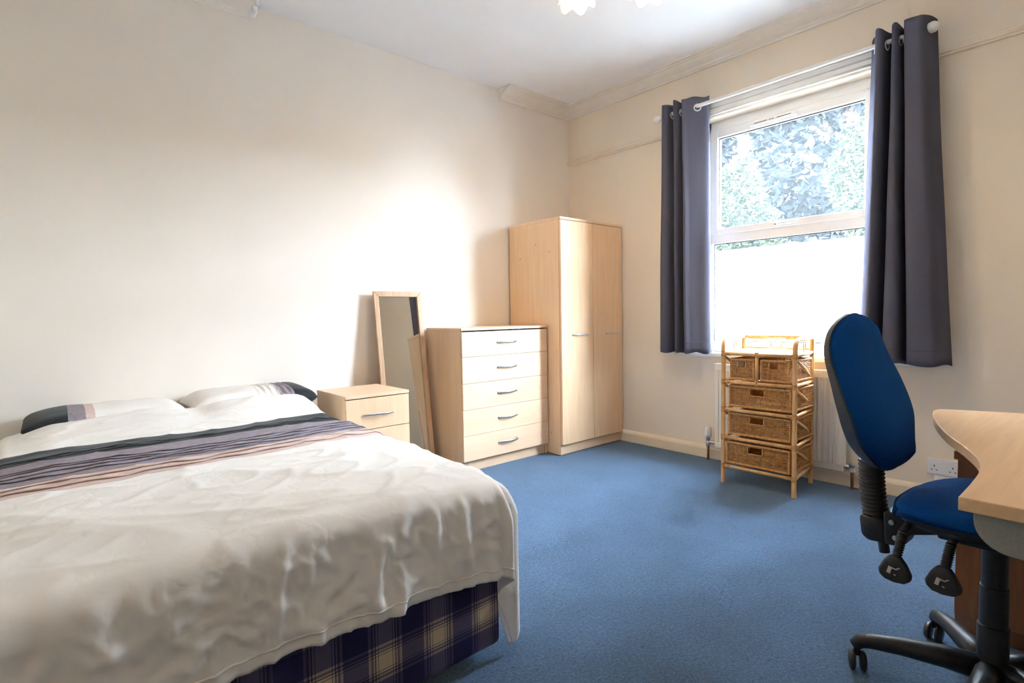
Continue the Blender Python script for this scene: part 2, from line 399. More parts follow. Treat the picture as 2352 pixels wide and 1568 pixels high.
class MB:
    def __init__(s):
        s.v = []; s.f = []
    def add(s, vs, fs):
        n = len(s.v)
        s.v += [Vector(p) for p in vs]
        s.f += [[n + i for i in f] for f in fs]
        return s
    def box(s, x0, x1, y0, y1, z0, z1):
        if x0 > x1: x0, x1 = x1, x0
        if y0 > y1: y0, y1 = y1, y0
        if z0 > z1: z0, z1 = z1, z0
        return s.add([(x0,y0,z0),(x1,y0,z0),(x1,y1,z0),(x0,y1,z0),(x0,y0,z1),(x1,y0,z1),(x1,y1,z1),(x0,y1,z1)],
                     [(0,3,2,1),(4,5,6,7),(0,1,5,4),(1,2,6,5),(2,3,7,6),(3,0,4,7)])
    def tube(s, pts, r, n=10, caps=True, closed=False):
        pts = [Vector(p) for p in pts]
        m = len(pts)
        rs = r if isinstance(r, (list, tuple)) else [r] * m
        prev = None
        rings = []
        for i, p in enumerate(pts):
            if closed:
                t = pts[(i + 1) % m] - pts[i - 1]
            else:
                t = pts[min(i + 1, m - 1)] - pts[max(i - 1, 0)]
            if t.length < 1e-9: t = Vector((0, 0, 1))
            t.normalize()
            if prev is None:
                a = Vector((0, 0, 1)) if abs(t.z) < 0.9 else Vector((1, 0, 0))
                nrm = t.cross(a).normalized()
            else:
                nrm = prev - t * prev.dot(t)
                if nrm.length < 1e-6: nrm = t.orthogonal()
                nrm.normalize()
            prev = nrm
            b = t.cross(nrm)
            rings.append([p + (nrm * math.cos(2*PI*k/n) + b * math.sin(2*PI*k/n)) * rs[i] for k in range(n)])
        vs = [q for rg in rings for q in rg]
        fs = []
        for i in range(m if closed else m - 1):
            j = (i + 1) % m
            for k in range(n):
                fs.append((i*n+k, i*n+(k+1) % n, j*n+(k+1) % n, j*n+k))
        if caps and not closed:
            fs.append(tuple(reversed(range(n))))
            fs.append(tuple((m-1)*n + k for k in range(n)))
        return s.add(vs, fs)
    def lathe(s, prof, c=(0, 0, 0), n=20, axis='Z'):
        c = Vector(c)
        vs = []; fs = []
        m = len(prof)
        for (r, h) in prof:
            for k in range(n):
                a = 2 * PI * k / n
                p = Vector((r*math.cos(a), r*math.sin(a), h))
                if axis == 'X': p = Vector((p.z, p.x, p.y))
                elif axis == 'Y': p = Vector((p.y, p.z, p.x))
                vs.append(c + p)
        for i in range(m - 1):
            for k in range(n):
                fs.append((i*n+k, i*n+(k+1) % n, (i+1)*n+(k+1) % n, (i+1)*n+k))
        fs.append(tuple(reversed(range(n)))); fs.append(tuple((m-1)*n+k for k in range(n)))
        return s.add(vs, fs)
    def prism(s, outline, z0, z1, axis='Z'):
        n = len(outline)
        def P(a, b, h):
            return {'Z': (a, b, h), 'X': (h, a, b), 'Y': (a, h, b)}[axis]
        vs = [P(a, b, z0) for a, b in outline] + [P(a, b, z1) for a, b in outline]
        fs = [tuple(reversed(range(n))), tuple(range(n, 2*n))]
        for i in range(n):
            j = (i + 1) % n
            fs.append((i, j, n + j, n + i))
        return s.add(vs, fs)
    def grid(s, rows, closed=False):
        nr = len(rows); nc = len(rows[0])
        vs = [p for r in rows for p in r]
        fs = []
        for i in range(nr - 1):
            for j in range(nc if closed else nc - 1):
                k = (j + 1) % nc
                fs.append((i*nc+j, i*nc+k, (i+1)*nc+k, (i+1)*nc+j))
        return s.add(vs, fs)
    def xform(s, M, start=0):
        for i in range(start, len(s.v)):
            s.v[i] = M @ s.v[i]
        return s
    def build(s, name, mat, parent=None, smooth=False, bevel=0.0, seg=2, local=False, origin=None, solid=0.0, fixn=True, kind=None, angle=None):
        me = bpy.data.meshes.new(name)
        off = Vector((0, 0, 0))
        if origin is not None:
            off = Vector(origin)
        elif parent is not None and not local:
            off = root_loc(parent)[0]
        me.from_pydata([p - off for p in s.v], [], s.f)
        bm = bmesh.new(); bm.from_mesh(me)
        if fixn:
            bmesh.ops.recalc_face_normals(bm, faces=bm.faces)
        if bevel:
            ed = [e for e in bm.edges if len(e.link_faces) == 2 and e.calc_face_angle(0) > 0.6]
            bmesh.ops.bevel(bm, geom=ed, offset=bevel, segments=seg, profile=0.5, affect='EDGES', clamp_overlap=True)
        for f in bm.faces: f.smooth = smooth
        if smooth and angle:
            for e in bm.edges:
                if len(e.link_faces) == 2 and e.calc_face_angle(0) > angle: e.smooth = False
        bm.to_mesh(me); bm.free()
        me.materials.append(MAT[mat] if isinstance(mat, str) else mat)
        o = bpy.data.objects.new(name, me)
        COL.objects.link(o)
        if origin is not None: o.location = origin
        if parent is not None: o.parent = parent
        if solid:
            md = o.modifiers.new('thickness', 'SOLIDIFY'); md.thickness = solid; md.offset = 0
        if kind: o['kind'] = kind
        return o

def B(name, mat, parent, x0, x1, y0, y1, z0, z1, bevel=0.002, **kw):
    return MB().box(x0, x1, y0, y1, z0, z1).build(name, mat, parent, bevel=bevel, **kw)

def lerp(a, b, t): return a + (b - a) * t
def sstep(a, b, x):
    t = min(1, max(0, (x - a) / (b - a))); return t*t*(3-2*t)
def interp(tab, x):
    if x <= tab[0][0]: return tab[0][1]
    for (a, va), (b, vb) in zip(tab, tab[1:]):
        if x <= b:
            return va + (vb - va) * (x - a) / (b - a)
    return tab[-1][1]
def catmull(pts, n):
    pts = [Vector(p) for p in pts]
    out = []
    m = len(pts)
    for i in range(m - 1):
        p0 = pts[max(i-1, 0)]; p1 = pts[i]; p2 = pts[i+1]; p3 = pts[min(i+2, m-1)]
        for k in range(n):
            t = k / n
            out.append(0.5*((2*p1) + (p2-p0)*t + (2*p0-5*p1+4*p2-p3)*t*t + (3*p1-p0-3*p2+p3)*t**3))
    out.append(pts[-1])
    return out

# ------------------------------------------------------------------ room shell
XB, YB, HC = -4.55, -4.15, 2.865          # far walls behind the camera, ceiling height
def struct(o, label, cat):
    return tag(o, label, cat, kind='structure')

struct(MB().box(XB, 0.18, YB, 0.25, -0.12, 0.0).build('floor', 'carpet'), 'blue short-pile carpet covering the bedroom floor', 'floor')
struct(MB().box(XB - .2, 0.18, YB - .2, 0.25, HC, HC + 0.12).build('ceiling', 'ceiling'), 'plain white ceiling', 'ceiling')
struct(MB().box(XB - .2, 0.18, 0.0, 0.25, -0.12, HC).build('wall_left', 'wall'), 'cream papered wall behind the bed and the wardrobe', 'wall')
struct(MB().box(XB - .2, 0.18, YB - .2, YB, -0.12, HC).build('wall_right', 'wall2'), 'cream wall behind the desk, out of view', 'wall')
struct(MB().box(XB - .2, XB, YB, 0.0, -0.12, HC).build('wall_back', 'wall2'), 'cream wall behind the camera', 'wall')
OY0, OY1, OZ0, OZ1 = -2.40, -1.27, 0.76, 2.43       # window opening
w = MB()
w.box(0, .18, YB, OY0, -.12, HC).box(0, .18, OY1, 0, -.12, HC).box(0, .18, OY0, OY1, -.12, OZ0).box(0, .18, OY0, OY1, OZ1, HC)
struct(w.build('wall_window', 'wall2'), 'cream painted wall around the window', 'wall')

# skirting
def profile_strip(prof, a, b, along):      # prof: (out, z) points; along 'X' (on wall_left) or 'Y' (on window wall)
    m = MB()
    vs = []
    for t in (a, b):
        for (d, z) in prof:
            vs.append((t, -d, z) if along == 'X' else (-d, t, z))
    n = len(prof)
    fs = [tuple(range(n)), tuple(reversed(range(n, 2*n)))]
    for i in range(n):
        j = (i+1) % n
        fs.append((i, n+i, n+j, j))
    return m.add(vs, fs)
SK = [(0.0, 0.0), (0.020, 0.0), (0.020, 0.066), (0.017, 0.075), (0.010, 0.086), (0.004, 0.092), (0.0, 0.092)]
struct(profile_strip(SK, YB + .001, -0.021, 'Y').build('baseboard_window', 'cream_gloss'), 'cream gloss skirting board below the window', 'skirting')
struct(profile_strip(SK, XB + .001, -0.001, 'X').build('baseboard_left', 'cream_gloss'), 'cream gloss skirting board behind the bed', 'skirting')
# cornice
CO = [(0, 2.787), (0.012, 2.787), (0.016, 2.797), (0.022, 2.800), (0.026, 2.815), (0.045, 2.826), (0.078, 2.836), (0.090, 2.846), (0.104, 2.848), (0.108, 2.855), (0.132, 2.857), (0.138, HC), (0, HC)]
struct(profile_strip(CO, YB + .001, -0.001, 'Y').build('trim_1', 'plaster', smooth=True, angle=.5), 'moulded plaster cornice along the window wall', 'cornice')
struct(profile_strip(CO, -0.80, -0.001, 'X').build('trim_2', 'plaster', smooth=True, angle=.5), 'short length of plaster cornice in the corner above the wardrobe', 'cornice')
c3 = profile_strip(CO, XB + .001, -2.66, 'X')
struct(c3.build('trim_3', 'plaster', smooth=True, angle=.5), 'broken-off plaster cornice at top left above the bed', 'cornice')
# ragged plaster end of the broken cornice
m = MB()
for k in range(5):
    r = 0.022 - 0.002*k
    m.lathe([(0.001, -r), (r*.7, -r*.7), (r, 0), (r*.7, r*.7), (0.001, r)], (-2.655 + .006*(k % 2), -0.018 - 0.022*k, 2.812 + 0.011*k), 7)
struct(m.build('trim_4', 'ceiling', smooth=True), 'rough white plaster filler at the broken cornice end', 'plaster')
# picture rail
PR = [(0, 2.385), (0.010, 2.385), (0.012, 2.395), (0.020, 2.400), (0.020, 2.410), (0.012, 2.416), (0.013, 2.424), (0.006, 2.432), (0, 2.434)]
struct(profile_strip(PR, -1.13, -0.001, 'Y').build('trim_5', 'wall2', smooth=True, angle=.5), 'painted picture rail between the corner and the window', 'picture rail')
struct(profile_strip(PR, YB + .001, -2.47, 'Y').build('trim_6', 'wall2', smooth=True, angle=.5), 'painted picture rail right of the window', 'picture rail')
# window casing (architrave) and bead
m = MB()
m.box(-.045, 0, OY0 - .085, OY1 + .085, OZ1 + .012, OZ1 + .085)
m.box(-.045, 0, OY0 - .085, OY0 - .012, OZ0 + .02, OZ1 + .012)
m.box(-.045, 0, OY1 + .012, OY1 + .085, OZ0 + .02, OZ1 + .012)
casing = m.build('trim_7', 'white_gloss', bevel=.004)
struct(casing, 'cream painted casing framing the window recess', 'casing')
for z, d, r in ((OZ1 + .088, .049, .006), (OZ1 + .050, .045, .005), (OZ1 + .010, .047, .009)):
    MB().tube([(-d, OY0 - .06, z), (-d, OY1 + .06, z)], r, 8).build('bead', 'white_gloss', casing, smooth=True)
# window board
sill = MB().box(-.04, .105, -2.612, -1.09, .742, .772).build('trim_8', 'white_gloss', bevel=.008, seg=3)
struct(sill, 'white painted window board under the window', 'window board')

# ------------------------------------------------------------------ window
win = thing('window_1', 'white double-glazed window with a top opening sash', 'window', (0.12, -1.835, 0.772), kind='structure')
X0, X1 = .10, .17
B('frame_jamb', 'upvc', win, X0, X1, OY1 - .055, OY1, .772, OZ1, .004)
B('frame_jamb', 'upvc', win, X0, X1, OY0, OY0 + .060, .772, OZ1, .004)
B('frame_head', 'upvc', win, X0, X1, OY0, OY1, 2.366, OZ1, .004)
B('frame_sill', 'upvc', win, X0 - .01, X1, OY0, OY1, .772, .845, .004)
B('transom', 'upvc', win, X0, X1, OY0 + .06, OY1 - .055, 1.556, 1.624, .004)
sash = MB()
sy0, sy1, sz0, sz1 = -2.335, -1.326, 1.620, 2.362
gy0, gy1, gz0, gz1 = -2.304, -1.377, 1.664, 2.309
sash.box(.085, .150, gy1, sy1, sz0, sz1).box(.085, .150, sy0, gy0, sz0, sz1).box(.085, .150, gy0, gy1, gz1, sz1).box(.085, .150, gy0, gy1, sz0, gz0)
sash = sash.build('opening_sash', 'upvc', win, bevel=.005, seg=3)
m = MB()
for (a0, a1, b0, b1) in ((gy0, gy1, gz1 - .006, gz1), (gy0, gy1, gz0, gz0 + .005), (gy0, gy0 + .005, gz0, gz1), (gy1 - .005, gy1, gz0, gz1)):
    m.box(.108, .12, a0, a1, b0, b1)
m.build('gasket', 'gasket', sash)
MB().box(.113, .117, gy0, gy1, gz0, gz1).build('pane', 'pane', sash)
# trickle vent on the sash head
v = B('trickle_vent', 'upvc', sash, .070, .086, -1.925, -1.615, 2.322, 2.348, .004)
m = MB()
for (a, b) in ((-1.89, -1.80), (-1.78, -1.765), (-1.76, -1.75), (-1.735, -1.65)):
    m.box(.0685, .071, a, b, 2.334, 2.337)
m.build('vent_slot', 'dark_hole', sash, kind='stuff')
# sash handle on the bottom rail
h = MB(); h.box(.073, .086, -1.83, -1.785, 1.632, 1.648)
h.tube([(.069, -1.807, 1.640), (.063, -1.83, 1.642), (.063, -1.89, 1.644), (.067, -1.93, 1.644)], [.008, .007, .006, .005], 8)
h.build('sash_handle', 'white_plastic', sash, bevel=.002)
MB().lathe([(.004, 0), (.004, .002)], (.070, -1.793, 1.640), 8, 'X').build('lock', 'dark_hole', sash)
ly0, ly1, lz0, lz1 = -2.335, -1.338, .850, 1.556
m = MB()
for (a0, a1, b0, b1) in ((ly0, ly1, lz1 - .006, lz1), (ly0, ly1, lz0, lz0 + .005), (ly0, ly0 + .006, lz0, lz1), (ly1 - .006, ly1, lz0, lz1)):
    m.box(.112, .124, a0, a1, b0, b1)
m.build('gasket', 'gasket', win)
MB().box(.125, .129, ly0, ly1, lz0, lz1).build('lower_pane', 'pane', win)

# ------------------------------------------------------------------ garden outside
struct(MB().box(.26, 60, -40, 40, -.10, -.05).build('ground', 'grass', None), 'pale paved yard outside the window', 'ground')
FX, FTOP = 3.0, 1.85
fence = thing('garden_fence', 'pale board fence beyond the lower pane of the window', 'fence', (FX, -.5, -.05))
k = 0
yb = -4.4
while yb < 3.6:
    o = MB().box(FX, FX + .018, yb, yb + .098, -.04, FTOP - .055 - .004 * (k % 3)).build('board', 'fence', fence)
    yb += .104; k += 1
for yp in (-4.4, -2.6, -.72, 1.1, 2.9):
    B('post', 'fence', fence, FX + .02, FX + .10, yp - .04, yp + .04, -.05, FTOP + .01, .003)
B('capping_rail', 'fence', fence, FX - .012, FX + .06, -4.42, 3.62, FTOP - .05, FTOP - .012, .003)
for z in (.35, 1.35):
    B('cross_rail', 'fence', fence, FX + .019, FX + .06, -4.4, 3.6, z, z + .07, .003)
def tree(name, label, loc, rx, rz, zc, leaf, n, size, trunk_r, conifer=False):
    t = thing(name, label, 'tree', loc)
    m = MB()
    m.tube([(loc[0], loc[1], loc[2]), (loc[0] + .06, loc[1], loc[2] + zc * .5), (loc[0], loc[1] + .05, loc[2] + zc * (1.6 if conifer else 1.05))], [trunk_r, trunk_r * .8, trunk_r * .2], 8)
    for k in range(7):
        a = k * 2.4; z = loc[2] + zc * (.55 + .09 * k)
        m.tube([(loc[0], loc[1], z), (loc[0] + math.cos(a) * rx * .6, loc[1] + math.sin(a) * rx * .6, z + rz * .25)], [trunk_r * .35, .01], 6)
    m.build('trunk', 'bark', t, smooth=True)
    f = MB()
    vs = []; fs = []
    for k in range(n):
        a = random.uniform(0, 2*PI); u = random.uniform(-1, 1)
        rad = random.uniform(.55, 1) ** .5
        if conifer:
            q = random.random() ** .8
            R = rx * (1 - q ** 2.2) * (0.78 + .22 * math.sin(q * 40)) * rad + .05
            p = Vector((math.cos(a)*R, math.sin(a)*R, zc * .12 + q * rz * 2 - R * .15))
        else:
            s = math.sqrt(1 - u*u)
            lump = .82 + .3 * noise.noise(Vector((math.cos(a)*s*1.7, math.sin(a)*s*1.7, u*1.7)) + Vector(loc))
            p = Vector((math.cos(a)*s*rx, math.sin(a)*s*rx, u*rz)) * rad * lump + Vector((0, 0, zc))
        p += Vector(loc)
        d1 = Vector((random.gauss(0, 1), random.gauss(0, 1), random.gauss(0, .6))).normalized()
        d2 = d1.orthogonal().normalized(); d2.rotate(Matrix.Rotation(random.uniform(0, 6.28), 3, d1))
        sz = size * random.uniform(.6, 1.2)
        i = len(vs)
        vs += [p - d1*sz, p + d2*sz*.42, p + d1*sz, p - d2*sz*.42]
        fs.append((i, i+1, i+2, i+3))
    f.add(vs, fs)
    f.build('foliage', leaf, t, fixn=False, kind='stuff')
    return t
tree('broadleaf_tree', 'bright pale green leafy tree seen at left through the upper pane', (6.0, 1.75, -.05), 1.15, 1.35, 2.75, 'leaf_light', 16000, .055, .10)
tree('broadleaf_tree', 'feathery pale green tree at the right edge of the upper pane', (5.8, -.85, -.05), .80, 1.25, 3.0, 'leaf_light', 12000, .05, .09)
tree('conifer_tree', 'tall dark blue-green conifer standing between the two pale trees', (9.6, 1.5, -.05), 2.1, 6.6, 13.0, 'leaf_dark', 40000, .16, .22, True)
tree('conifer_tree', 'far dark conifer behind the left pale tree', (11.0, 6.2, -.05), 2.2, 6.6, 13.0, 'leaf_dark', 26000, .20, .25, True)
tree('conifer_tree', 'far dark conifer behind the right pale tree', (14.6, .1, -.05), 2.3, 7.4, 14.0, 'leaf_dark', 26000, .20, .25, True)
# unseen trees added right of the view to block low sky light
row = tree('sky_block_tree', 'first unseen tree of the added light-blocking row, nearest the conifers', (13.0, -9.0, -.05), 2.6, 1.45, 2.1, 'leaf_dark', 9000, .24, .2)
row['group'] = 'added light-blocking row right of the window view'
for (x, y, r, nth) in ((15.5, -15.2, 1.1, 'second'), (10.5, -19.5, .5, 'third'), (4.5, -22.0, 2.0, 'last')):
    c = row.copy(); COL.objects.link(c); c.location = (x, y, -.05); c.rotation_euler = (0, 0, r)
    c['label'] = nth + ' unseen tree of the added light-blocking row, counted from the conifers'
    for chd in row.children:
        d = chd.copy(); COL.objects.link(d); d.parent = c

# ------------------------------------------------------------------ wardrobe
WX0, WX1, WYF, WH = -.742, -.018, -.598, 1.782
wd = thing('wardrobe', 'tall beech two-door wardrobe standing in the corner', 'wardrobe', ((WX0 + WX1)/2, -.31, 0))
B('side_panel', 'beech', wd, WX0, WX0 + .016, WYF + .02, -.024, .004, WH - .018, .001)
B('side_panel', 'beech', wd, WX1 - .016, WX1, WYF + .02, -.024, .004, WH - .018, .001)
B('back_panel', 'beech', wd, WX0 + .016, WX1 - .016, -.032, -.025, .07, WH - .018, .0005)
B('top_board', 'beech_x', wd, WX0 - .002, WX1 + .002, WYF, -.024, WH - .018, WH, .001)
B('plinth', 'beech_x', wd, WX0 + .016, WX1 - .016, WYF + .024, WYF + .04, .004, .078, .001)
B('bottom_board', 'beech_x', wd, WX0 + .016, WX1 - .016, WYF + .02, -.032, .078, .094, .001)
def bow_handle(parent, c, length, out, r, mat='chrome', flat=1.0, name='handle', rise=0.0):
    # bow handle lying along x on a face looking towards -y
    m = MB()
    pts = []
    for k in range(17):
        t = k / 16
        pts.append((c[0] + (t - .5) * length, c[1] - out * math.sin(PI * min(1, max(0, t))) ** .6, c[2] + rise * (t - .5)))
    rows = []
    for i, p in enumerate(pts):
        q = [Vector(p) + Vector((0, -r*.5*math.cos(a), r*flat*math.sin(a))) for a in [2*PI*k/10 for k in range(10)]]
        rows.append(q)
    m.grid(rows, True)
    m.add(rows[0], [tuple(range(10))]); m.add(rows[-1], [tuple(range(10))])
    for e in (-1, 1):
        m.tube([(c[0] + e*length*.48, c[1], c[2] + rise*.48*e), (c[0] + e*length*.46, c[1] - out*.35, c[2] + rise*.46*e)], r * .8, 8)
    return m.build(name, mat, parent, smooth=True)
xm = (WX0 + WX1) / 2
for (a, b, hx0, hx1) in ((WX0 + .004, xm - .0015, -.624, -.440), (xm + .0015, WX1 - .002, -.232, -.052)):
    d = B('door', 'beech', wd, a, b, WYF, WYF + .018, .082, WH - .022, .0012)
    bow_handle(d, ((hx0 + hx1)/2, WYF, .905), hx1 - hx0, .024, .0045)
MB().box(WX0 + .004, WX0 + .0046, WYF + .0185, WYF + .021, .08, WH - .02).build('door_gap', 'beech_edge', wd)
for (y, z) in ((-.335, 1.60), (-.48, 1.535), (-.155, 1.505), (-.48, .165)):
    MB().lathe([(.006, 0), (.005, .0012)], (WX0 - .0012, y, z), 10, 'X').build('screw_cap', 'screw_cap', wd)

# ------------------------------------------------------------------ chest of drawers
CX0, CX1, CYF, CH = -1.545, -.752, -.455, .982
ch = thing('chest_of_drawers', 'beech chest of five drawers between the mirror and the wardrobe', 'chest of drawers', ((CX0 + CX1)/2, -.24, 0))
B('side_panel', 'beech', ch, CX0, CX0 + .016, CYF + .018, -.026, 0, CH - .018, .001)
B('side_panel', 'beech', ch, CX1 - .016, CX1, CYF + .018, -.026, 0, CH - .018, .001)
B('back_panel', 'beech', ch, CX0 + .016, CX1 - .016, -.034, -.027, .05, CH - .018, .0005)
B('top_board', 'beech_x', ch, CX0 - .003, CX1 + .003, CYF - .002, -.024, CH - .018, CH, .0015)
B('plinth', 'beech_x', ch, CX0 + .016, CX1 - .016, CYF + .03, CYF + .046, 0, .085, .001)
zs = [.958, .786, .607, .428, .252, .078]
for k in range(5):
    dx = .0 if k < 3 else .003
    d = B('drawer', 'beech_x', ch, CX0 + .001 - dx, CX1 - .001, CYF - dx*.5, CYF + .016, zs[k+1] + .0012, zs[k] - .0012 - (.002 if k == 0 else 0), .0012)
    bow_handle(d, (-1.155, CYF, (zs[k] + zs[k+1])/2 + .004), .178, .026, .0085, flat=.9)
    MB().box(CX0 + .025, CX1 - .025, CYF + .016, -.05, zs[k+1] + .01, zs[k+1] + .1).build('drawer_box', 'beech_x', d)

# ------------------------------------------------------------------ bedside table
NX0, NX1, NYF, NH = -2.404, -2.006, -.548, .630
NYB = -.135
ns = thing('bedside_table', 'low beech two-drawer bedside table beside the bed', 'bedside table', ((NX0 + NX1)/2, -.34, 0))
B('side_panel', 'beech', ns, NX0 + .002, NX0 + .018, NYF + .018, NYB, 0, NH - .018, .001)
B('side_panel', 'beech', ns, NX1 - .018, NX1 - .002, NYF + .018, NYB, 0, NH - .018, .001)
B('top_board', 'beech_x', ns, NX0, NX1, NYF - .002, NYB, NH - .018, NH, .002)
B('plinth', 'beech_x', ns, NX0 + .018, NX1 - .018, NYF + .03, NYF + .045, 0, .075, .001)
B('back_panel', 'beech', ns, NX0 + .018, NX1 - .018, NYB - .008, NYB - .001, .05, NH - .018, .0005)
for (z0, z1) in ((.430, .608), (.255, .428), (.078, .253)):
    d = B('drawer', 'beech', ns, NX0 + .003, NX1 - .003, NYF, NYF + .016, z0 + .001, z1 - .001, .0012)
    bow_handle(d, (-2.207, NYF, z0 + .084), .195, .026, .005)
    MB().box(NX0 + .03, NX1 - .03, NYF + .016, NYB - .03, z0 + .01, z0 + .1).build('drawer_box', 'beech_x', d)

# ------------------------------------------------------------------ leaning mirror
mi = thing('leaning_mirror', 'tall oak-framed mirror leaning on the wall beside the chest', 'mirror', (-1.795, -.198, 0))
MW, ML = .362, 1.245
lean = math.asin(.150 / ML)
mi.rotation_euler = (-lean, 0, math.radians(-.5))           # built upright, tipped back against the wall
fw, ft = .036, .018
def mir(name, mat, outline, y0, y1, parent=mi, bevel=.003):
    return MB().prism(outline, y0, y1, 'Y').build(name, mat, parent, bevel=bevel, local=True)
hw = MW / 2
mir('frame_rail', 'oak', [(-hw, ML), (-hw + fw, ML - fw), (hw - fw, ML - fw), (hw, ML)], -ft, 0)
mir('frame_rail', 'oak', [(-hw, 0), (hw, 0), (hw - fw, fw), (-hw + fw, fw)], -ft, 0)
mir('frame_stile', 'oak', [(-hw, 0), (-hw + fw, fw), (-hw + fw, ML - fw), (-hw, ML)], -ft, 0)
mir('frame_stile', 'oak', [(hw, 0), (hw, ML), (hw - fw, ML - fw), (hw - fw, fw)], -ft, 0)
mir('mirror_glass', 'mirror', [(-hw + fw*.8, fw*.8), (hw - fw*.8, fw*.8), (hw - fw*.8, ML - fw*.8), (-hw + fw*.8, ML - fw*.8)], -.008, -.004, bevel=0)
mir('backing', 'oak', [(-hw + .01, .01), (hw - .01, .01), (hw - .01, ML - .01), (-hw + .01, ML - .01)], -.0035, -.0005, bevel=0)

# ------------------------------------------------------------------ bed
BX0, BX1, BYF, BYH = -3.80, -2.598, -2.108, -.03
bed = thing('bed', 'divan bed with a navy and beige tartan base', 'bed', ((BX0 + BX1)/2, -1.07, 0))
MAT['plaid'] = mat_plaid(-2.664 - bed.location.x + (-2.108 - bed.location.y), .155, .167)
MB().box(BX0, BX1, BYF, BYH, .035, .330).build('divan_base', 'plaid', bed, bevel=.022, seg=4, smooth=True, angle=.9)
MB().box(BX0 + .01, BX1 - .01, BYF + .005, BYH, .334, .545).build('mattress', 'mattress', bed, bevel=.04, seg=4, smooth=True, angle=.9)
for x in (BX0 + .12, BX1 - .12):
    for y in (BYF + .10, BYH - .12):
        MB().lathe([(.02, 0), (.026, .004), (.026, .03), (.012, .036)], (x, y, 0), 14).build('bed_foot', 'black_plastic', bed, smooth=True, angle=.6)

# duvet: one draped surface, cut along its coloured bands
DX0, DX1, DYF, DYH = -3.815, -2.572, -2.135, -.355
RAD = .055
def drop(d, r=RAD):
    if d <= 0: return 0.0, 0.0
    L = r * PI / 2
    if d < L:
        t = d / r
        return r * math.sin(t), r * (1 - math.cos(t))
    return r, r + (d - L)
DROP_R, DROP_L, DROP_F = .50, .46, .292
RIDGES = [(-3.60, .034, .030, .10), (-3.45, .020, .018, -.08), (-3.35, .016, .014, .05), (-3.26, .014, .012, -.15), (-3.20, .022, .016, .06), (-3.06, .016, .014, .10),
          (-2.95, .034, .017, -.14), (-2.86, .018, .014, .12), (-2.76, .016, .014, .05), (-2.70, .034, .020, .18)]
def ztop(x, y):
    z = .582 + .012 * sstep(-2.1, -1.0, y)
    hd = sstep(-.84, -.40, y)
    z += hd * (lerp(.040, .068, sstep(-3.75, -2.75, x)) - .022 * math.exp(-((x + 3.12) / .09) ** 2) - .030 * sstep(-3.62, -3.80, x))
    cx = (x - (DX0 + DX1)/2) / ((DX1 - DX0)/2)
    z -= .020 * abs(cx) ** 4 + .012 * sstep(-1.9, -2.13, y)
    # soft drape lines running mostly across the bed, a few diagonal creases
    n1 = noise.noise(Vector((x*1.6, y*2.0, 3.1))) * .007
    n2 = (1 - abs(noise.noise(Vector((x*1.1 + y*1.0, y*5.5 - x*.9, 9.3))))) ** 3 * .008
    n3 = (1 - abs(noise.noise(Vector((x*4 + y*6, y*9 - x*5, 1.7))))) ** 6 * .005
    fd = (1 - abs(noise.noise(Vector((x*1.8 - y*1.2, x*3.0 + y*4.0, 5.5))))) ** 5 * .008 * sstep(-1.36, -1.7, y)
    return z + n1 + n2 + n3 + fd
def duvet_point(p, q):
    # p: x before bending at the edges, q: y before bending (cloth coordinates)
    ex = 0.0; sx = 0
    if p > DX1 - RAD: ex = p - (DX1 - RAD); sx = 1
    elif p < DX0 + RAD: ex = (DX0 + RAD) - p; sx = -1
    ey = max(0.0, (DYF + RAD) - q)
    bx = min(max(p, DX0 + RAD), DX1 - RAD); by = max(q, DYF + RAD)
    d = math.hypot(ex, ey)
    z0 = ztop(bx, by)
    if d <= 1e-9:
        return Vector((bx, by, z0))
    ux, uy = (sx * ex / d, -ey / d)
    out, dn = drop(d)
    # gathered folds on the hanging part
    hang = sstep(.02, .16, d)
    amp = 0.0
    if ey > 0 and ex <= 0:
        for (rx, a, wd_, sl) in RIDGES:
            t = (bx - rx - sl * (d - .1)) / wd_
            amp += a * math.exp(-t*t) * hang * (.55 + .45 * math.sin(rx*50 + d*9))
        amp += .014 * noise.noise(Vector((bx*7, d*3, .5))) * hang
        amp += (1 - abs(noise.noise(Vector((bx*11 + d*6, d*9 - bx*3, 2.2))))) ** 5 * .010 * hang
        amp += (1 - abs(noise.noise(Vector((bx*19 - d*11, d*15 + bx*8, 7.7))))) ** 7 * .008 * hang
        amp += .012 * sstep(.15, .33, d)
    elif ex > 0 and ey <= 0:
        amp += (.016 * math.sin(by*23 + .9*math.sin(by*9)) + .012 * noise.noise(Vector((by*6, d*3, 4.5)))) * hang
        amp += .02 * sstep(.1, .4, d) + .03 * math.exp(-((by + .55) / .16) ** 2) * hang
    else:
        ang = math.atan2(ey, ex)
        k = math.sin(2 * ang)
        amp += (.02 + .055 * k * math.sin(ang * 5 + .6)) * hang
        RR = sum(a * math.exp(-(((DX1 - RAD) - rx - sl * (d - .1)) / wd_) ** 2) for (rx, a, wd_, sl) in RIDGES) if sx > 0 else 0
        amp += RR * hang * math.sin(ang) ** 3 + .016 * math.sin((DYF + RAD)*23) * hang * math.cos(ang) ** 3 * 0
    return Vector((bx + ux * (out + amp), by + uy * (out + amp), max(z0 - dn, .03)))
def band_shift(p):      # the bands run a touch askew across the bed
    t = (p - DX0) / (DX1 - DX0)
    return -.075 * math.sin(min(1, max(0, t)) * PI) + .01 * t
QB = [(-.75, 'charcoal'), (-.925, 'mauve'), (-1.225, 'pink'), (-1.355, None)]
def arange(a, b, st):
    n = max(1, int(round(abs(b - a) / st)))
    return [a + (b - a) * i / n for i in range(n + 1)]
ps = arange(DX0 + RAD - DROP_L, DX1 - RAD + DROP_R, .0085)
qend = DYF + RAD - DROP_F - .02
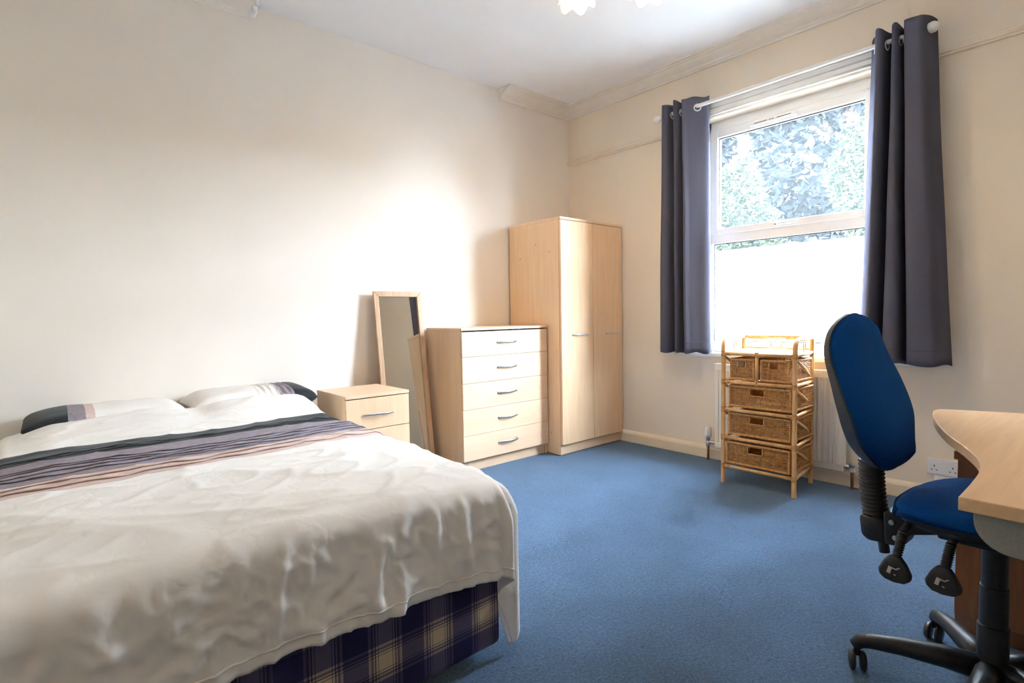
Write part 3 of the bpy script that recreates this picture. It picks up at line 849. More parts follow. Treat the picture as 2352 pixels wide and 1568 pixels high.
segs = [('cover', 'cotton', DYH, -.75), ('charcoal_band', 'charcoal', -.75, -.925), ('mauve_band', 'mauve', -.925, -1.225), ('pink_band', 'pink', -1.225, -1.355), ('cover', 'cotton', -1.355, qend)]
dv = thing('duvet', 'white duvet with charcoal, mauve and pink ruffled bands on the bed', 'duvet', ((BX0 + BX1)/2, -1.07, .56))
def qq(p, q):
    w = sstep(DYH, -.70, q) * (1 - sstep(-1.40, -1.9, q))
    return q + band_shift(p) * w
parts_d = {}
for (nm, mt, a, b) in segs:
    rows = [[duvet_point(p, qq(p, q)) for p in ps] for q in arange(a, b, .0085)]
    o = MB().grid(rows).build(nm, mt, dv, smooth=True, fixn=False, solid=.006)
    parts_d[nm + str(len(parts_d))] = o
# stitched hem along the foot edge
m = MB()
hem = [duvet_point(p, qq(p, qend + .030)) for p in ps]
m.tube([h + Vector((0, -.0035, 0)) for h in hem], .0028, 5)
m.build('hem_stitch', 'cotton', parts_d['cover4'], smooth=True)
# ruffled pleats: wavy strips lifting off the bands
def pleat(par, mat, q0, seed, width=.020, lift=.008):
    rows = [[], [], [], []]
    for p in arange(DX0 + RAD - .30, DX1 - RAD + .30, .006):
        wv = .0065 * noise.noise(Vector((p*9, seed*3.7, 0))) + .004 * math.sin(p*38 + seed*2)
        lf = lift * (.75 + .5 * noise.noise(Vector((p*14, seed, 6.0))))
        q = qq(p, q0) + wv
        a = duvet_point(p, q + width); b_ = duvet_point(p, q + width*.4); c = duvet_point(p, q); d = duvet_point(p, q + .005)
        e1 = (duvet_point(p + .004, q) - c); e2 = (duvet_point(p, q - .004) - c)
        nrm = e2.cross(e1).normalized()
        if nrm.length < .5: nrm = Vector((0, 0, 1))
        rows[0].append(a + nrm*.0035); rows[1].append(b_ + nrm*lf); rows[2].append(c + nrm*(lf*.9)); rows[3].append(d + nrm*.0032)
    MB().grid(rows).build('pleat', mat, par, smooth=True, fixn=False)
cb, mb_, pb = parts_d['charcoal_band1'], parts_d['mauve_band2'], parts_d['pink_band3']
for i, q0 in enumerate((-.868, -.887, -.906)): pleat(cb, 'charcoal', q0, i + 1, .016, .007)
for i, q0 in enumerate((-1.055, -1.098, -1.140, -1.182)): pleat(mb_, 'mauve', q0, i + 5, .024, .010)
for i, q0 in enumerate((-1.265, -1.315)): pleat(pb, 'pink', q0, i + 11, .024, .010)

# ------------------------------------------------------------------ pillows
def pillow(label, x0, x1, yc, hy, zc, hz, bands, seed, tilt=0.0, ruff=None):
    t = thing('pillow', label, 'pillow', ((x0 + x1)/2, yc, zc - hz), group='pillows at the head of the bed')
    cx, hx = (x0 + x1)/2, (x1 - x0)/2
    def pt(u, a):
        # u along x in [-1,1]; a around
        e = max(0.0, 1 - abs(u) ** 5) ** .5
        ca, sa = math.cos(a), math.sin(a)
        y = math.copysign(abs(ca) ** .75, ca) * hy * (.90 + .10 * e)
        z = math.copysign(abs(sa) ** .9, sa) * hz * (e * .96 + .04)
        nz_ = 1 + .10 * noise.noise(Vector((u*3, ca*2, sa*2 + seed)))
        x = cx + u * hx * (.97 + .03 * abs(ca))
        zz = zc + z * nz_ + tilt * u
        if ruff and sa > 0:
            zz += .004 * math.sin(u * hx * 190 + 2.0 * noise.noise(Vector((ca*4, u, 3)))) * (1 if ruff[0] < u < ruff[1] else 0)
        return Vector((x, yc + y * nz_, zz))
    for k, (u0, u1, nm, mt) in enumerate(bands):
        rows = [[pt(u, 2*PI*j/48) for j in range(48)] for u in arange(u0, u1, .022)]
        mbb = MB().grid(rows, True)
        if u0 <= -.999: mbb.add(rows[0], [tuple(range(48))])
        if u1 >= .999: mbb.add(rows[-1], [tuple(range(48))])
        mbb.build(nm, mt, t, smooth=True)
    return t
pillow('left pillow with charcoal end and grey and pink stripe under the duvet', -3.735, -3.125, -.215, .20, .617, .066,
       [(-1, -.50, 'charcoal_panel', 'charcoal'), (-.50, -.30, 'mauve_panel', 'mauve'), (-.30, -.19, 'pink_panel', 'pink'), (-.19, 1, 'white_panel', 'cotton')], 1.0)
pillow('right pillow with charcoal end next to the bedside table', -3.110, -2.490, -.205, .19, .628, .074,
       [(-1, .34, 'white_panel', 'cotton'), (.34, .58, 'mauve_panel', 'mauve'), (.58, 1, 'charcoal_panel', 'charcoal')], 4.0, 0.0, (.0, .62))

# ------------------------------------------------------------------ radiator
RY0, RY1, RZ0, RZ1 = -2.268, -1.447, .100, .697
ra = thing('radiator', 'white ribbed panel radiator under the window', 'radiator', (-.07, (RY0 + RY1)/2, .10))
outline = [(-.052, RY1), (-.092, RY1), (-.097, RY1 - .004)]
y = RY1 - .028
flutes = 23
pw = (RY1 - RY0 - .056) / flutes
outline.append((-.097, y))
for k in range(flutes):
    y0 = RY1 - .028 - k * pw
    outline += [(-.089, y0 - pw*.12), (-.089, y0 - pw*.38), (-.101, y0 - pw*.55), (-.101, y0 - pw*.92)]
outline += [(-.097, RY0 + .026), (-.097, RY0 + .004), (-.092, RY0), (-.052, RY0)]
MB().prism(outline, RZ0 + .04, RZ1 - .045).build('ribbed_panel', 'rad', ra, bevel=0, smooth=True, angle=.7)
flat = [(-.052, RY1), (-.094, RY1), (-.098, RY1 - .005), (-.098, RY0 + .005), (-.094, RY0), (-.052, RY0)]
MB().prism(flat, RZ1 - .045, RZ1 - .004).build('top_edge', 'rad', ra, bevel=.003)
MB().prism(flat, RZ0, RZ0 + .04).build('bottom_edge', 'rad', ra, bevel=.003)
m = MB().box(-.100, -.045, RY0 - .002, RY1 + .002, RZ1 - .004, RZ1 + .001)
for k in range(34):
    yy = RY1 - .03 - k * (RY1 - RY0 - .06) / 33
    m.box(-.085, -.060, yy - .005, yy + .005, RZ1 + .001, RZ1 + .003)
m.build('top_grille', 'rad', ra)
for yy in (RY0 + .12, RY1 - .12):
    B('wall_bracket', 'rad', ra, -.053, -.019, yy - .02, yy + .02, RZ0 + .10, RZ1 - .10, .002)
# valves and pipes
vl = MB().tube([(-.075, RY1 - .002, .130), (-.075, RY1 + .052, .130)], .010, 10)
vl.lathe([(.012, 0), (.016, .006), (.016, .03), (.011, .04), (.014, .05), (.014, .062)], (-.075, -1.388, .098), 14)
vl.build('valve_body', 'chrome', ra, smooth=True, angle=.7)
MB().lathe([(.016, 0), (.021, .006), (.024, .03), (.0235, .055), (.019, .075), (.010, .080)], (-.075, -1.388, .160), 18).build('thermostat_knob', 'white_plastic', ra, smooth=True, angle=.7)
MB().tube([(-.075, -1.388, 0.0), (-.075, -1.388, .10)], .0085, 10).build('supply_pipe', 'copper', ra, smooth=True)
vr = MB().tube([(-.075, RY0 + .002, .130), (-.075, RY0 - .045, .130)], .010, 10)
vr.lathe([(.012, 0), (.017, .006), (.015, .03), (.018, .034), (.018, .048), (.010, .052)], (-.075, RY0 - .040, .098), 14)
vr.build('valve_body', 'chrome', ra, smooth=True, angle=.7)
MB().tube([(-.075, RY0 - .040, 0.0), (-.075, RY0 - .040, .10)], .0085, 10).build('supply_pipe', 'copper', ra, smooth=True)

ra.location.x += .018

# ------------------------------------------------------------------ curtain pole and curtains
RX, RZ = -.13, 2.497
cp = thing('curtain_pole', 'white curtain pole with ball finials above the window', 'curtain pole', (RX, -1.84, RZ))
MB().tube([(RX, -1.055, RZ - .004), (RX, -2.628, RZ + .006)], .0125, 16).build('rod', 'white_gloss', cp, smooth=True, angle=.8)
def ball(yc, s, z):
    m = MB()
    prof = [(.010, 0), (.011, .008), (.016, .012), (.024, .022), (.028, .036), (.027, .050), (.020, .062), (.009, .069), (.001, .070)]
    m.lathe([(r, h * s) for r, h in prof], (RX, yc, z), 18, 'Y')
    return m.build('finial', 'white_gloss', cp, smooth=True)
ball(-1.058, 1, RZ - .004); ball(-2.625, -1, RZ + .006)
for yb in (-1.115, -2.585):
    m = MB().tube([(-.001, yb, RZ - .03), (-.06, yb, RZ - .03), (RX, yb, RZ - .014)], .007, 8)
    m.lathe([(.022, 0), (.020, -.006)], (-.0005, yb, RZ - .03), 14, 'X')
    m.build('pole_bracket', 'white_gloss', cp, smooth=True, angle=.8)

def curtain(label, top, bot, z1, z0, bulge):
    n = 12
    ct = catmull([(a, b, 0) for a, b in top], n)
    cb_ = catmull([(a, b, 0) for a, b in bot], n)
    mid = [v_ for v_ in ct]
    t = thing('curtain', label, 'curtain', (RX, sum(a for a, b in top)/len(top), z0))
    rows = []
    NR = 46
    for i in range(NR + 1):
        s = i / NR
        z = z1 + (z0 - z1) * s
        row = []
        for j in range(len(ct)):
            k = s ** 1.1
            y = lerp(ct[j].x, cb_[j].x, k); x = lerp(ct[j].y, cb_[j].y, k)
            x += .006 * noise.noise(Vector((y*9, z*1.6, 2.0))) * min(1, s*4)
            y += .006 * noise.noise(Vector((y*7, z*1.3, 7.0))) * min(1, s*4)
            dz = bulge * math.sin(j * .21) * .006 if s in (0.0, 1.0) else 0
            row.append(Vector((min(x, -.052), y, z + dz)))
        rows.append(row)
    o = MB().grid(rows).build('cloth', 'curtain', t, smooth=True, fixn=False, solid=.0025)
    # hem turn-up at the foot
    hm = [r for r in rows[-3]]
    MB().tube([p + Vector((-.002, 0, 0)) for p in hm], .0013, 4).build('hem', 'curtain', t, smooth=True)
    # eyelets where the cloth crosses the pole
    for j in range(len(ct) - 1):
        a, b = ct[j], ct[j+1]
        if (a.y - RX) * (b.y - RX) < 0:
            k = (RX - a.y) / (b.y - a.y)
            c = Vector((RX, lerp(a.x, b.x, k), RZ - .012))
            d = Vector((b.y - a.y, b.x - a.x, 0)).normalized()      # tangent (x,y)
            up = Vector((0, 0, 1))
            pts = [c + (d * math.cos(q) + up * math.sin(q)) * .023 for q in [2*PI*i/20 for i in range(20)]]
            MB().tube(pts, .0045, 8, closed=True).build('eyelet', 'white_plastic', t, smooth=True)
    return t
curtain('charcoal eyelet curtain hanging at the left of the window',
        [(-1.075, -.090), (-1.092, -.180), (-1.138, -.190), (-1.155, -.080), (-1.176, -.075), (-1.190, -.185), (-1.212, -.188), (-1.226, -.080), (-1.245, -.082), (-1.256, -.186), (-1.295, -.165), (-1.345, -.130), (-1.388, -.100), (-1.400, -.078), (-1.390, -.055)],
        [(-1.058, -.090), (-1.075, -.185), (-1.130, -.175), (-1.160, -.085), (-1.180, -.082), (-1.196, -.175), (-1.220, -.168), (-1.238, -.085), (-1.258, -.085), (-1.276, -.182), (-1.316, -.165), (-1.362, -.135), (-1.408, -.108), (-1.424, -.085), (-1.412, -.062)],
        2.556, .772, 1)
curtain('charcoal eyelet curtain hanging at the right of the window',
        [(-2.378, -.060), (-2.396, -.090), (-2.412, -.130), (-2.432, -.185), (-2.458, -.175), (-2.474, -.080), (-2.488, -.082), (-2.502, -.182), (-2.520, -.185), (-2.532, -.080), (-2.544, -.082), (-2.557, -.182), (-2.622, -.198), (-2.650, -.130), (-2.672, -.070)],
        [(-2.340, -.075), (-2.356, -.125), (-2.378, -.172), (-2.416, -.190), (-2.444, -.130), (-2.456, -.075), (-2.472, -.095), (-2.487, -.188), (-2.547, -.190), (-2.564, -.095), (-2.582, -.097), (-2.602, -.188), (-2.702, -.200), (-2.748, -.140), (-2.768, -.085)],
        2.562, .766, 1)

# ------------------------------------------------------------------ rattan drawer unit
RT = dict(FL=(-.462, -1.716), FR=(-.458, -2.138), BR=(-.105, -2.096), BL=(-.112, -1.676))
rt = thing('rattan_drawer_unit', 'honey rattan unit with five wicker drawers in front of the radiator', 'drawer unit', (-.285, -1.905, 0))
TZ = [.105, .285, .460, .632, .806]
TOPZ = .898
PRr = .0132
FL, FR, BR_, BL = (Vector((*RT[k], 0)) for k in ('FL', 'FR', 'BR', 'BL'))
def up(p, z): return Vector((p.x, p.y, z))
def curved_post(f, b):
    pts = [up(f, 0), up(f, .4), up(f, .81), up(f, .835)]
    d = (b - f)
    for a in range(1, 7):
        t = a / 6 * PI / 2
        q = f + d.normalized() * (.062 * (1 - math.cos(t)))
        pts.append(up(q, .836 + .062 * math.sin(t)))
    pts.append(up(b, TOPZ))
    return MB().tube(pts, PRr, 12)
curved_post(FL, BL).build('front_post', 'rattan', rt, smooth=True, angle=1.0)
curved_post(FR, BR_).build('front_post', 'rattan', rt, smooth=True, angle=1.0)
MB().tube([up(BL, 0), up(BL, TOPZ + .012)], PRr, 12).build('back_post', 'rattan', rt, smooth=True, angle=1.0)
MB().tube([up(BR_, 0), up(BR_, TOPZ + .012)], PRr, 12).build('back_post', 'rattan', rt, smooth=True, angle=1.0)
def wrap(m, a, b, r, pitch=.005, depth=.0012, n=8):
    a, b = Vector(a), Vector(b)
    L = (b - a).length
    k = max(2, int(L / pitch))
    pts = []; rs = []
    for i in range(k):
        for f, rr in ((.08, r - depth), (.35, r), (.65, r), (.92, r - depth)):
            pts.append(a + (b - a) * ((i + f) / k)); rs.append(rr)
    return m.tube(pts, rs, n)
for zi, z in enumerate(TZ):
    for nm, a, b in (('front_rail', FL, FR), ('side_rail', FR, BR_), ('side_rail', FL, BL), ('back_rail', BL, BR_)):
        MB().tube([up(a, z), up(b, z)], .0105, 10).build(nm, 'rattan', rt, smooth=True)
    for p in (FL, FR, BL, BR_):
        m = wrap(MB(), up(p, z - .017), up(p, z + .017), PRr + .0022)
        for q in (FL, FR, BL, BR_):
            if (q - p).length > .01 and (q - p).length < .5:
                d = (q - p).normalized()
                wrap(m, up(p + d*.012, z), up(p + d*.045, z), .0125)
        m.build('cane_binding', 'wicker_wrap', rt, smooth=True)
for (f, b) in ((FR, BR_), (FL, BL)):
    for zi in range(4):
        za, zb = TZ[zi+1] - .02, TZ[zi] + .025
        q0, q1 = f + (b - f)*.05, f + (b - f)*.95
        MB().tube([up(q0, za), up(lerp(q0, q1, .5) if False else (q0 + q1)/2, (za + zb)/2 + .006), up(q1, zb)], .0085, 9).build('diagonal_brace', 'rattan', rt, smooth=True)
MB().tube([up(BL, TOPZ), up(BR_, TOPZ)], .0105, 10).build('back_rail', 'rattan', rt, smooth=True)
MB().prism([(FL.x + .005, FL.y), (FR.x + .005, FR.y), (BR_.x, BR_.y), (BL.x, BL.y)], TZ[4] + .004, TZ[4] + .012).build('top_shelf', 'rattan', rt, bevel=.002)
mf = FL + (FR - FL) * .49
MB().tube([up(mf, TZ[3]), up(mf, TZ[4])], .0105, 10).build('centre_post', 'rattan', rt, smooth=True)
for za, zb in ((TZ[3] - .014, TZ[3] + .02), (TZ[4] - .02, TZ[4] + .014)):
    wrap(MB(), up(mf, za), up(mf, zb), .0125).build('cane_binding', 'wicker_wrap', rt, smooth=True)
# gallery rings round the top
def loop(c, du, dv_, hu, hv, r=.0032, flat=0.0):
    pts = []
    for k in range(40):
        a = 2*PI*k/40
        x = hv * math.cos(a) + math.copysign(flat, math.cos(a)) if abs(math.cos(a)) > 1e-6 else 0
        pts.append(c + du * (x if flat else hu * math.cos(a)) + dv_ * hv * math.sin(a))
    return MB().tube(pts, r, 7, closed=True)
du = (BR_ - BL).normalized(); uz = Vector((0, 0, 1))
zc_ = (TZ[4] + .018 + TOPZ - .012) / 2; hv_ = (TOPZ - .012 - TZ[4] - .018) / 2
cB = up((BL + BR_)/2, zc_)
loop(cB, du, uz, hv_, hv_).build('gallery_ring', 'rattan', rt, smooth=True)
for s in (-1, 1):
    loop(cB + du * s * (hv_*2 + .060), du, uz, hv_, hv_, flat=.058).build('gallery_loop', 'rattan', rt, smooth=True)
MB().tube([up(BL, TZ[4] + .022), up(BR_, TZ[4] + .022)], .003, 6).build('gallery_rail', 'rattan', rt, smooth=True)
for (f, b) in ((FL, BL), (FR, BR_)):
    d = (b - f).normalized()
    loop(up(f + d*.19, zc_), d, uz, hv_*.75, hv_).build('gallery_ring', 'rattan', rt, smooth=True)

def woven(m, O, U, W, H, Nn, hole=None, rows_n=None, stake=.0165, pitch=.0056):
    # horizontal strands over and under upright stakes on one basket face
    O, U, Nn = Vector(O), Vector(U).normalized(), Vector(Nn).normalized()
    V = Vector((0, 0, 1))
    nr = int(H / pitch)
    ns_ = max(4, int(W / stake))
    def strand(pts):
        rows = []
        hh, tt = pitch * .46, .0011
        for (p) in pts:
            rows.append([p + V*hh*.75 - Nn*tt, p + V*hh*.75 + Nn*tt*.6, p + Nn*tt*1.6, p - V*hh*.75 + Nn*tt*.6, p - V*hh*.75 - Nn*tt])
        m.grid(rows)
    for k in range(nr):
        v0 = (k + .5) * H / nr
        cur = []
        for j in range(2 * ns_ + 1):
            u = W * j / (2 * ns_)
            pin = math.exp(-((u - .028) / .011) ** 2) + math.exp(-((W - u - .028) / .011) ** 2)
            vv = v0 + pin * (.0019 if k % 2 == 0 else -.0019)
            off = .0021 * math.cos(PI * (j / 2 + k)) + .0008 * random.uniform(-1, 1)
            if hole and hole[0] < u < hole[1] and hole[2] < vv < hole[3]:
                if len(cur) > 1: strand(cur)
                cur = []
                continue
            cur.append(O + U*u + V*vv + Nn*off)
        if len(cur) > 1: strand(cur)
    for j in range(ns_ + 1):
        u = W * j / ns_
        if hole and hole[0] < u < hole[1]:
            m.tube([O + U*u, O + U*u + V*hole[2]], .0016, 5); continue
        m.tube([O + U*u, O + U*u + V*H], .0016, 5)
def basket(fy0, fy1, z0, z1, hole_w, xf=-.452, push=0.0, sag=0.0, depth=.315):
    # front face between y=fy0 (left, larger) and fy1 (right)
    Wf = fy0 - fy1
    H = z1 - z0
    hw = hole_w / 2
    hz1, hz0 = H - .016, H - .056
    hole = (Wf*.47 - hw, Wf*.47 + hw, hz0, hz1)
    m = MB()
    woven(m, (xf, fy0, z0), (0, -1, 0), Wf, H, (-1, 0, 0), hole)
    woven(m, (xf + depth, fy1, z0), (-1, 0, 0), depth, H, (0, -1, 0))
    woven(m, (xf, fy0, z0), (1, 0, 0), depth, H, (0, 1, 0))
    woven(m, (xf + depth, fy1, z0), (0, 1, 0), Wf, H, (1, 0, 0))
    m.box(xf + .004, xf + depth - .004, fy1 + .004, fy0 - .004, z0, z0 + .004)
    if hole_w > .07:
        m.box(xf + depth - .008, xf + depth - .005, fy1 + .004, fy0 - .004, z0, z1 - .01)  # solid back panel added to keep light from showing through the hand hole
    d = m.build('wicker_drawer', 'wicker', rt, smooth=False, fixn=False)
    r = .0078
    e = MB()
    A, Bc, Cc, D = (xf, fy0), (xf, fy1), (xf + depth, fy1), (xf + depth, fy0)
    for zz in (z0 + r*.6, z1 - r*.6):
        for a, b in ((A, Bc), (Bc, Cc), (Cc, D), (D, A)):
            wrap(e, (*a, zz), (*b, zz), r)
    for p in (A, Bc, Cc, D):
        wrap(e, (*p, z0), (*p, z1), r * .95)
    e.build('wrapped_rim', 'wicker_wrap', d, smooth=True)
    h = MB()
    hy0, hy1 = fy0 - hole[0], fy0 - hole[1]
    k = [(hy0, z0 + hz1), (hy0, z0 + hz0 + .006), (hy0 - .006, z0 + hz0), (hy1 + .006, z0 + hz0), (hy1, z0 + hz0 + .006), (hy1, z0 + hz1)]
    h.tube([(xf - .002, a, b) for a, b in k], .0034, 7)
    h.build('hand_hole_rim', 'wicker_wrap', d, smooth=True)
basket(-1.742, -2.112, .128, .262, .090, xf=-.462)
basket(-1.750, -2.112, .308, .442, .086)
basket(-1.752, -2.114, .482, .612, .088)
basket(-1.760, -1.902, .650, .776, .052)
basket(-1.945, -2.104, .650, .776, .056)

# ------------------------------------------------------------------ wall socket
so = thing('wall_socket', 'white double wall socket above the skirting by the desk', 'socket', (-.008, -2.730, .16))
B('face_plate', 'white_plastic', so, -.016, 0.0, -2.803, -2.657, .163, .249, .003, seg=3)
for yc in (-2.690, -2.770):
    m = MB()
    m.box(-.0168, -.0155, yc - .002, yc + .002, .205, .214)
    for dy in (-.011, .011): m.box(-.0168, -.0155, yc + dy - .0032, yc + dy + .0032, .186, .190)
    m.build('socket_holes', 'dark_hole', so)
for yc in (-2.716, -2.744):
    B('rocker_switch', 'white_plastic', so, -.020, -.015, yc - .009, yc + .009, .214, .236, .002)
tk = B('cable_trunking', 'white_plastic', None, -.014, -.0005, -2.80, -2.69, .096, .160, .002)
tag(tk, 'short white cable box below the double socket', 'trunking')

# ------------------------------------------------------------------ desk
DK = .73
dk = thing('desk', 'beech wave-edged desk with a grey metal end beam', 'desk', (-1.85, -3.55, 0))
front = catmull([(-2.422, -3.193, 0), (-2.30, -3.1925, 0), (-2.19, -3.188, 0), (-2.09, -3.171, 0), (-1.97, -3.128, 0), (-1.84, -3.072, 0), (-1.70, -3.024, 0), (-1.58, -2.990, 0), (-1.50, -2.972, 0), (-1.44, -2.962, 0), (-1.405, -2.966, 0), (-1.385, -2.985, 0), (-1.368, -3.03, 0)], 6)
outl = [(p.x, p.y) for p in front] + [(-1.305, -3.19), (-1.29, -3.98), (-2.43, -3.98)]
MB().prism(outl, DK - .025, DK).build('desk_top', 'desk_top', dk, bevel=.002)
def end_beam(x, nm):
    o = []
    zt = DK - .0255
    o += [(-3.212, zt)]
    for k in range(9):
        a = -k / 8 * PI / 2
        o.append((-3.268 + .056*math.cos(a), zt - .014 + .054*math.sin(a)))
    o += [(-3.46, zt - .074), (-3.90, zt - .074), (-3.90, zt)]
    MB().prism(o, x - .014, x + .014, 'X').build(nm, 'grey_metal', dk, bevel=.002)
end_beam(-2.392, 'end_beam')
end_beam(-1.335, 'end_beam')
for x in (-2.392, -1.335):
    B('leg', 'grey_metal', dk, x - .03, x + .03, -3.75, -3.66, .03, DK - .09, .004)
    B('foot_bar', 'grey_metal', dk, x - .03, x + .03, -3.95, -3.42, .0, .032, .006)
B('modesty_panel', 'grey_metal', dk, -2.37, -1.36, -3.73, -3.715, .25, .66, .001)

# ------------------------------------------------------------------ brown pedestal
pe = thing('wooden_pedestal', 'brown wooden drawer pedestal under the far end of the desk', 'cabinet', (-1.19, -3.25, 0))
PX, PY0, PY1, PH = -1.402, -3.405, -3.020, .600
B('side_panel', 'brown_wood', pe, PX + .016, -.99, PY1 - .016, PY1, 0, PH - .028, .0015)
B('side_panel', 'brown_wood', pe, PX + .016, -.99, PY0, PY0 + .016, 0, PH - .028, .0015)
B('back_panel', 'brown_wood', pe, -1.0, -.99, PY0 + .016, PY1 - .016, 0, PH - .028, .001)
B('top_board', 'brown_wood', pe, PX - .012, -.985, PY0 - .008, PY1 + .008, PH - .028, PH, .003)
B('plinth', 'brown_wood', pe, PX + .010, PX + .028, PY0 + .016, PY1 - .016, 0, .05, .001)
for (z0, z1) in ((.053, .31), (.313, .44), (.443, .57)):
    d = B('drawer', 'brown_wood', pe, PX, PX + .016, PY0 + .001, PY1 - .001, z0, z1, .0015)
    MB().lathe([(.006, 0), (.006, -.010), (.013, -.016), (.012, -.022), (.001, -.024)], (PX, (PY0 + PY1)/2, (z0 + z1)/2), 12, 'X').build('knob', 'brown_wood', d, smooth=True)

# ------------------------------------------------------------------ office chair (local frame: +x forward)
oc = thing('office_chair', 'blue upholstered office chair with black swivel base at the desk', 'chair', (-1.77, -3.165, 0), math.radians(-93))
XS = [(.585, -.243), (.64, -.249), (.667, -.260), (.70, -.265), (.75, -.272), (.80, -.289), (.858, -.311), (.925, -.340), (.981, -.354), (1.025, -.354), (1.055, -.342)]
WS = [(.590, .015), (.598, .055), (.612, .090), (.635, .122), (.665, .155), (.70, .182), (.74, .199), (.80, .206), (.87, .199), (.93, .183), (.98, .157), (1.015, .122), (1.038, .085), (1.050, .04), (1.054, .01)]
TH = [(.585, .030), (.64, .042), (.75, .046), (.85, .032), (.95, .022), (1.055, .016)]
def smooth_tab(tab, z, h=.02):
    return (interp(tab, z - h) + 2*interp(tab, z) + interp(tab, z + h)) / 4
zr = [.590 + .464 * (.5 - .5 * math.cos(PI * i / 44)) for i in range(45)]
NA = 30
def back_row(z, front):
    W = smooth_tab(WS, z, .016) if .62 < z < 1.03 else interp(WS, z); xs = smooth_tab(XS, z)
    ez = min(1, (z - .588) / .05, (1.056 - z) / .05) if True else 1
    ez = max(0, ez) ** .5
    row = []
    for k in range(NA + 1):
        a = -1 + 2 * k / NA
        e = max(0, 1 - abs(a) ** 3.2) ** .55
        wrapx = .035 * abs(a) ** 2          # the back wraps round the sitter
        if front: x = xs - .012 + wrapx * .35 + .066 * e * ez
        else: x = xs - .012 + wrapx * .35 - smooth_tab(TH, z) * (1 if abs(a) < .999 else 0) * (1 - .35 * abs(a) ** 8) * (max(0, ez) ** .3)
        row.append(Vector((x, a * W, z)))
    return row
MB().grid([back_row(z, True) for z in zr]).build('back_cushion', 'blue_fabric', oc, smooth=True, local=True)
MB().grid([back_row(z, False) for z in zr]).build('back_shell', 'shell', oc, smooth=True, local=True)
# piping round the cushion edge
pp = [Vector((smooth_tab(XS, z) - .012 + .012, -interp(WS, z), z)) for z in zr] + [Vector((smooth_tab(XS, z), interp(WS, z), z)) for z in reversed(zr)]
MB().tube(pp, .003, 6, closed=True).build('edge_piping', 'black_matt', oc, smooth=True, local=True)
# raised spine cover on the back of the shell
sp_rows = []
for z in arange(.612, .84, .012):
    t_ = sstep(.612, .66, z) * (1 - sstep(.76, .84, z))
    xs = smooth_tab(XS, z) - .012 - smooth_tab(TH, z)
    sp_rows.append([Vector((xs + .012 - (.030 * t_) * math.cos(a) ** .8 if abs(a) < 1.57 else xs + .012, .075 * math.sin(a), z)) for a in [-PI/2 + PI*k/14 for k in range(15)]])
MB().grid(sp_rows).build('spine_cover', 'black_plastic', oc, smooth=True, local=True)
# bellows over the upright
pts = []; rs = []
nb = 15
for i in range(nb):
    for f, r in ((.0, .0265), (.22, .0335), (.5, .0355), (.78, .0335)):
        s = (i + f) / nb
        pts.append(Vector((lerp(-.292, -.275, s) - .004 * math.sin(PI*s), 0, lerp(.610, .432, s)))); rs.append(r)
MB().tube(pts, rs, 18).build('bellows', 'black_matt', oc, smooth=True, local=True)
MB().prism([(-.312, .443), (-.238, .443), (-.232, .375), (-.285, .368), (-.306, .382)], -.040, .040, 'Y').build('upright_bracket', 'black_plastic', oc, bevel=.012, seg=3, smooth=True, local=True, angle=.9)
MB().prism([(-.245, .470), (-.200, .478), (-.10, .480), (-.10, .445), (-.180, .420), (-.196, .378), (-.240, .375)], -.045, .045, 'Y').build('mechanism_plate', 'black_plastic', oc, bevel=.005, local=True)
for (x, z) in ((-.222, .445), (-.212, .402)):
    MB().lathe([(.008, .001), (.008, -.004), (.006, -.006), (.001, -.006)], (x, -.045, z), 12, 'Y').build('bolt', 'chrome', oc, smooth=True, local=True, angle=.8)
MB().tube([(-.252, -.02, .38), (-.246, -.02, .342)], .014, 12).build('height_knob', 'black_plastic', oc, smooth=True, local=True, angle=.8)
# seat
def seat_ring(s, z, wx=.222, wy=.228, k=3.0):
    row = []
    for j in range(56):
        a = 2*PI*j/56
        c, s_ = math.cos(a), math.sin(a)
        r = 1 / (abs(c) ** k + abs(s_) ** k) ** (1/k)
        row.append(Vector((c*r*wx*s + .016, s_*r*wy*s, z(c*r*s, s_*r*s) if callable(z) else z)))
    return row
def ztopseat(u, v_):
    return .566 + .006*u - .030 * max(abs(u), 0) ** 4 - .008 * v_ ** 2 - .02 * max(0, u - .4)
rows = [seat_ring(s, ztopseat) for s in (.02, .25, .5, .7, .82, .90, .95)]
rows += [seat_ring(1.0, lambda u, v_: ztopseat(u, v_) - .012), seat_ring(1.02, lambda u, v_: ztopseat(u, v_) - .030), seat_ring(1.0, lambda u, v_: .530 + .0*u), seat_ring(.97, .522)]
m = MB().grid(rows, True); m.add(rows[0], [tuple(range(56))])
m.build('seat_cushion', 'blue_fabric', oc, smooth=True, local=True)
rows = [seat_ring(.985, .528), seat_ring(.99, .515), seat_ring(.95, .500), seat_ring(.80, .488), seat_ring(.3, .480), seat_ring(.02, .480)]
m = MB().grid(rows, True); m.add(rows[-1], [tuple(range(56))])
m.build('seat_shell', 'black_plastic', oc, smooth=True, local=True)
MB().box(-.11, .09, -.07, .07, .440, .484).build('tilt_mechanism', 'black_plastic', oc, bevel=.008, local=True)
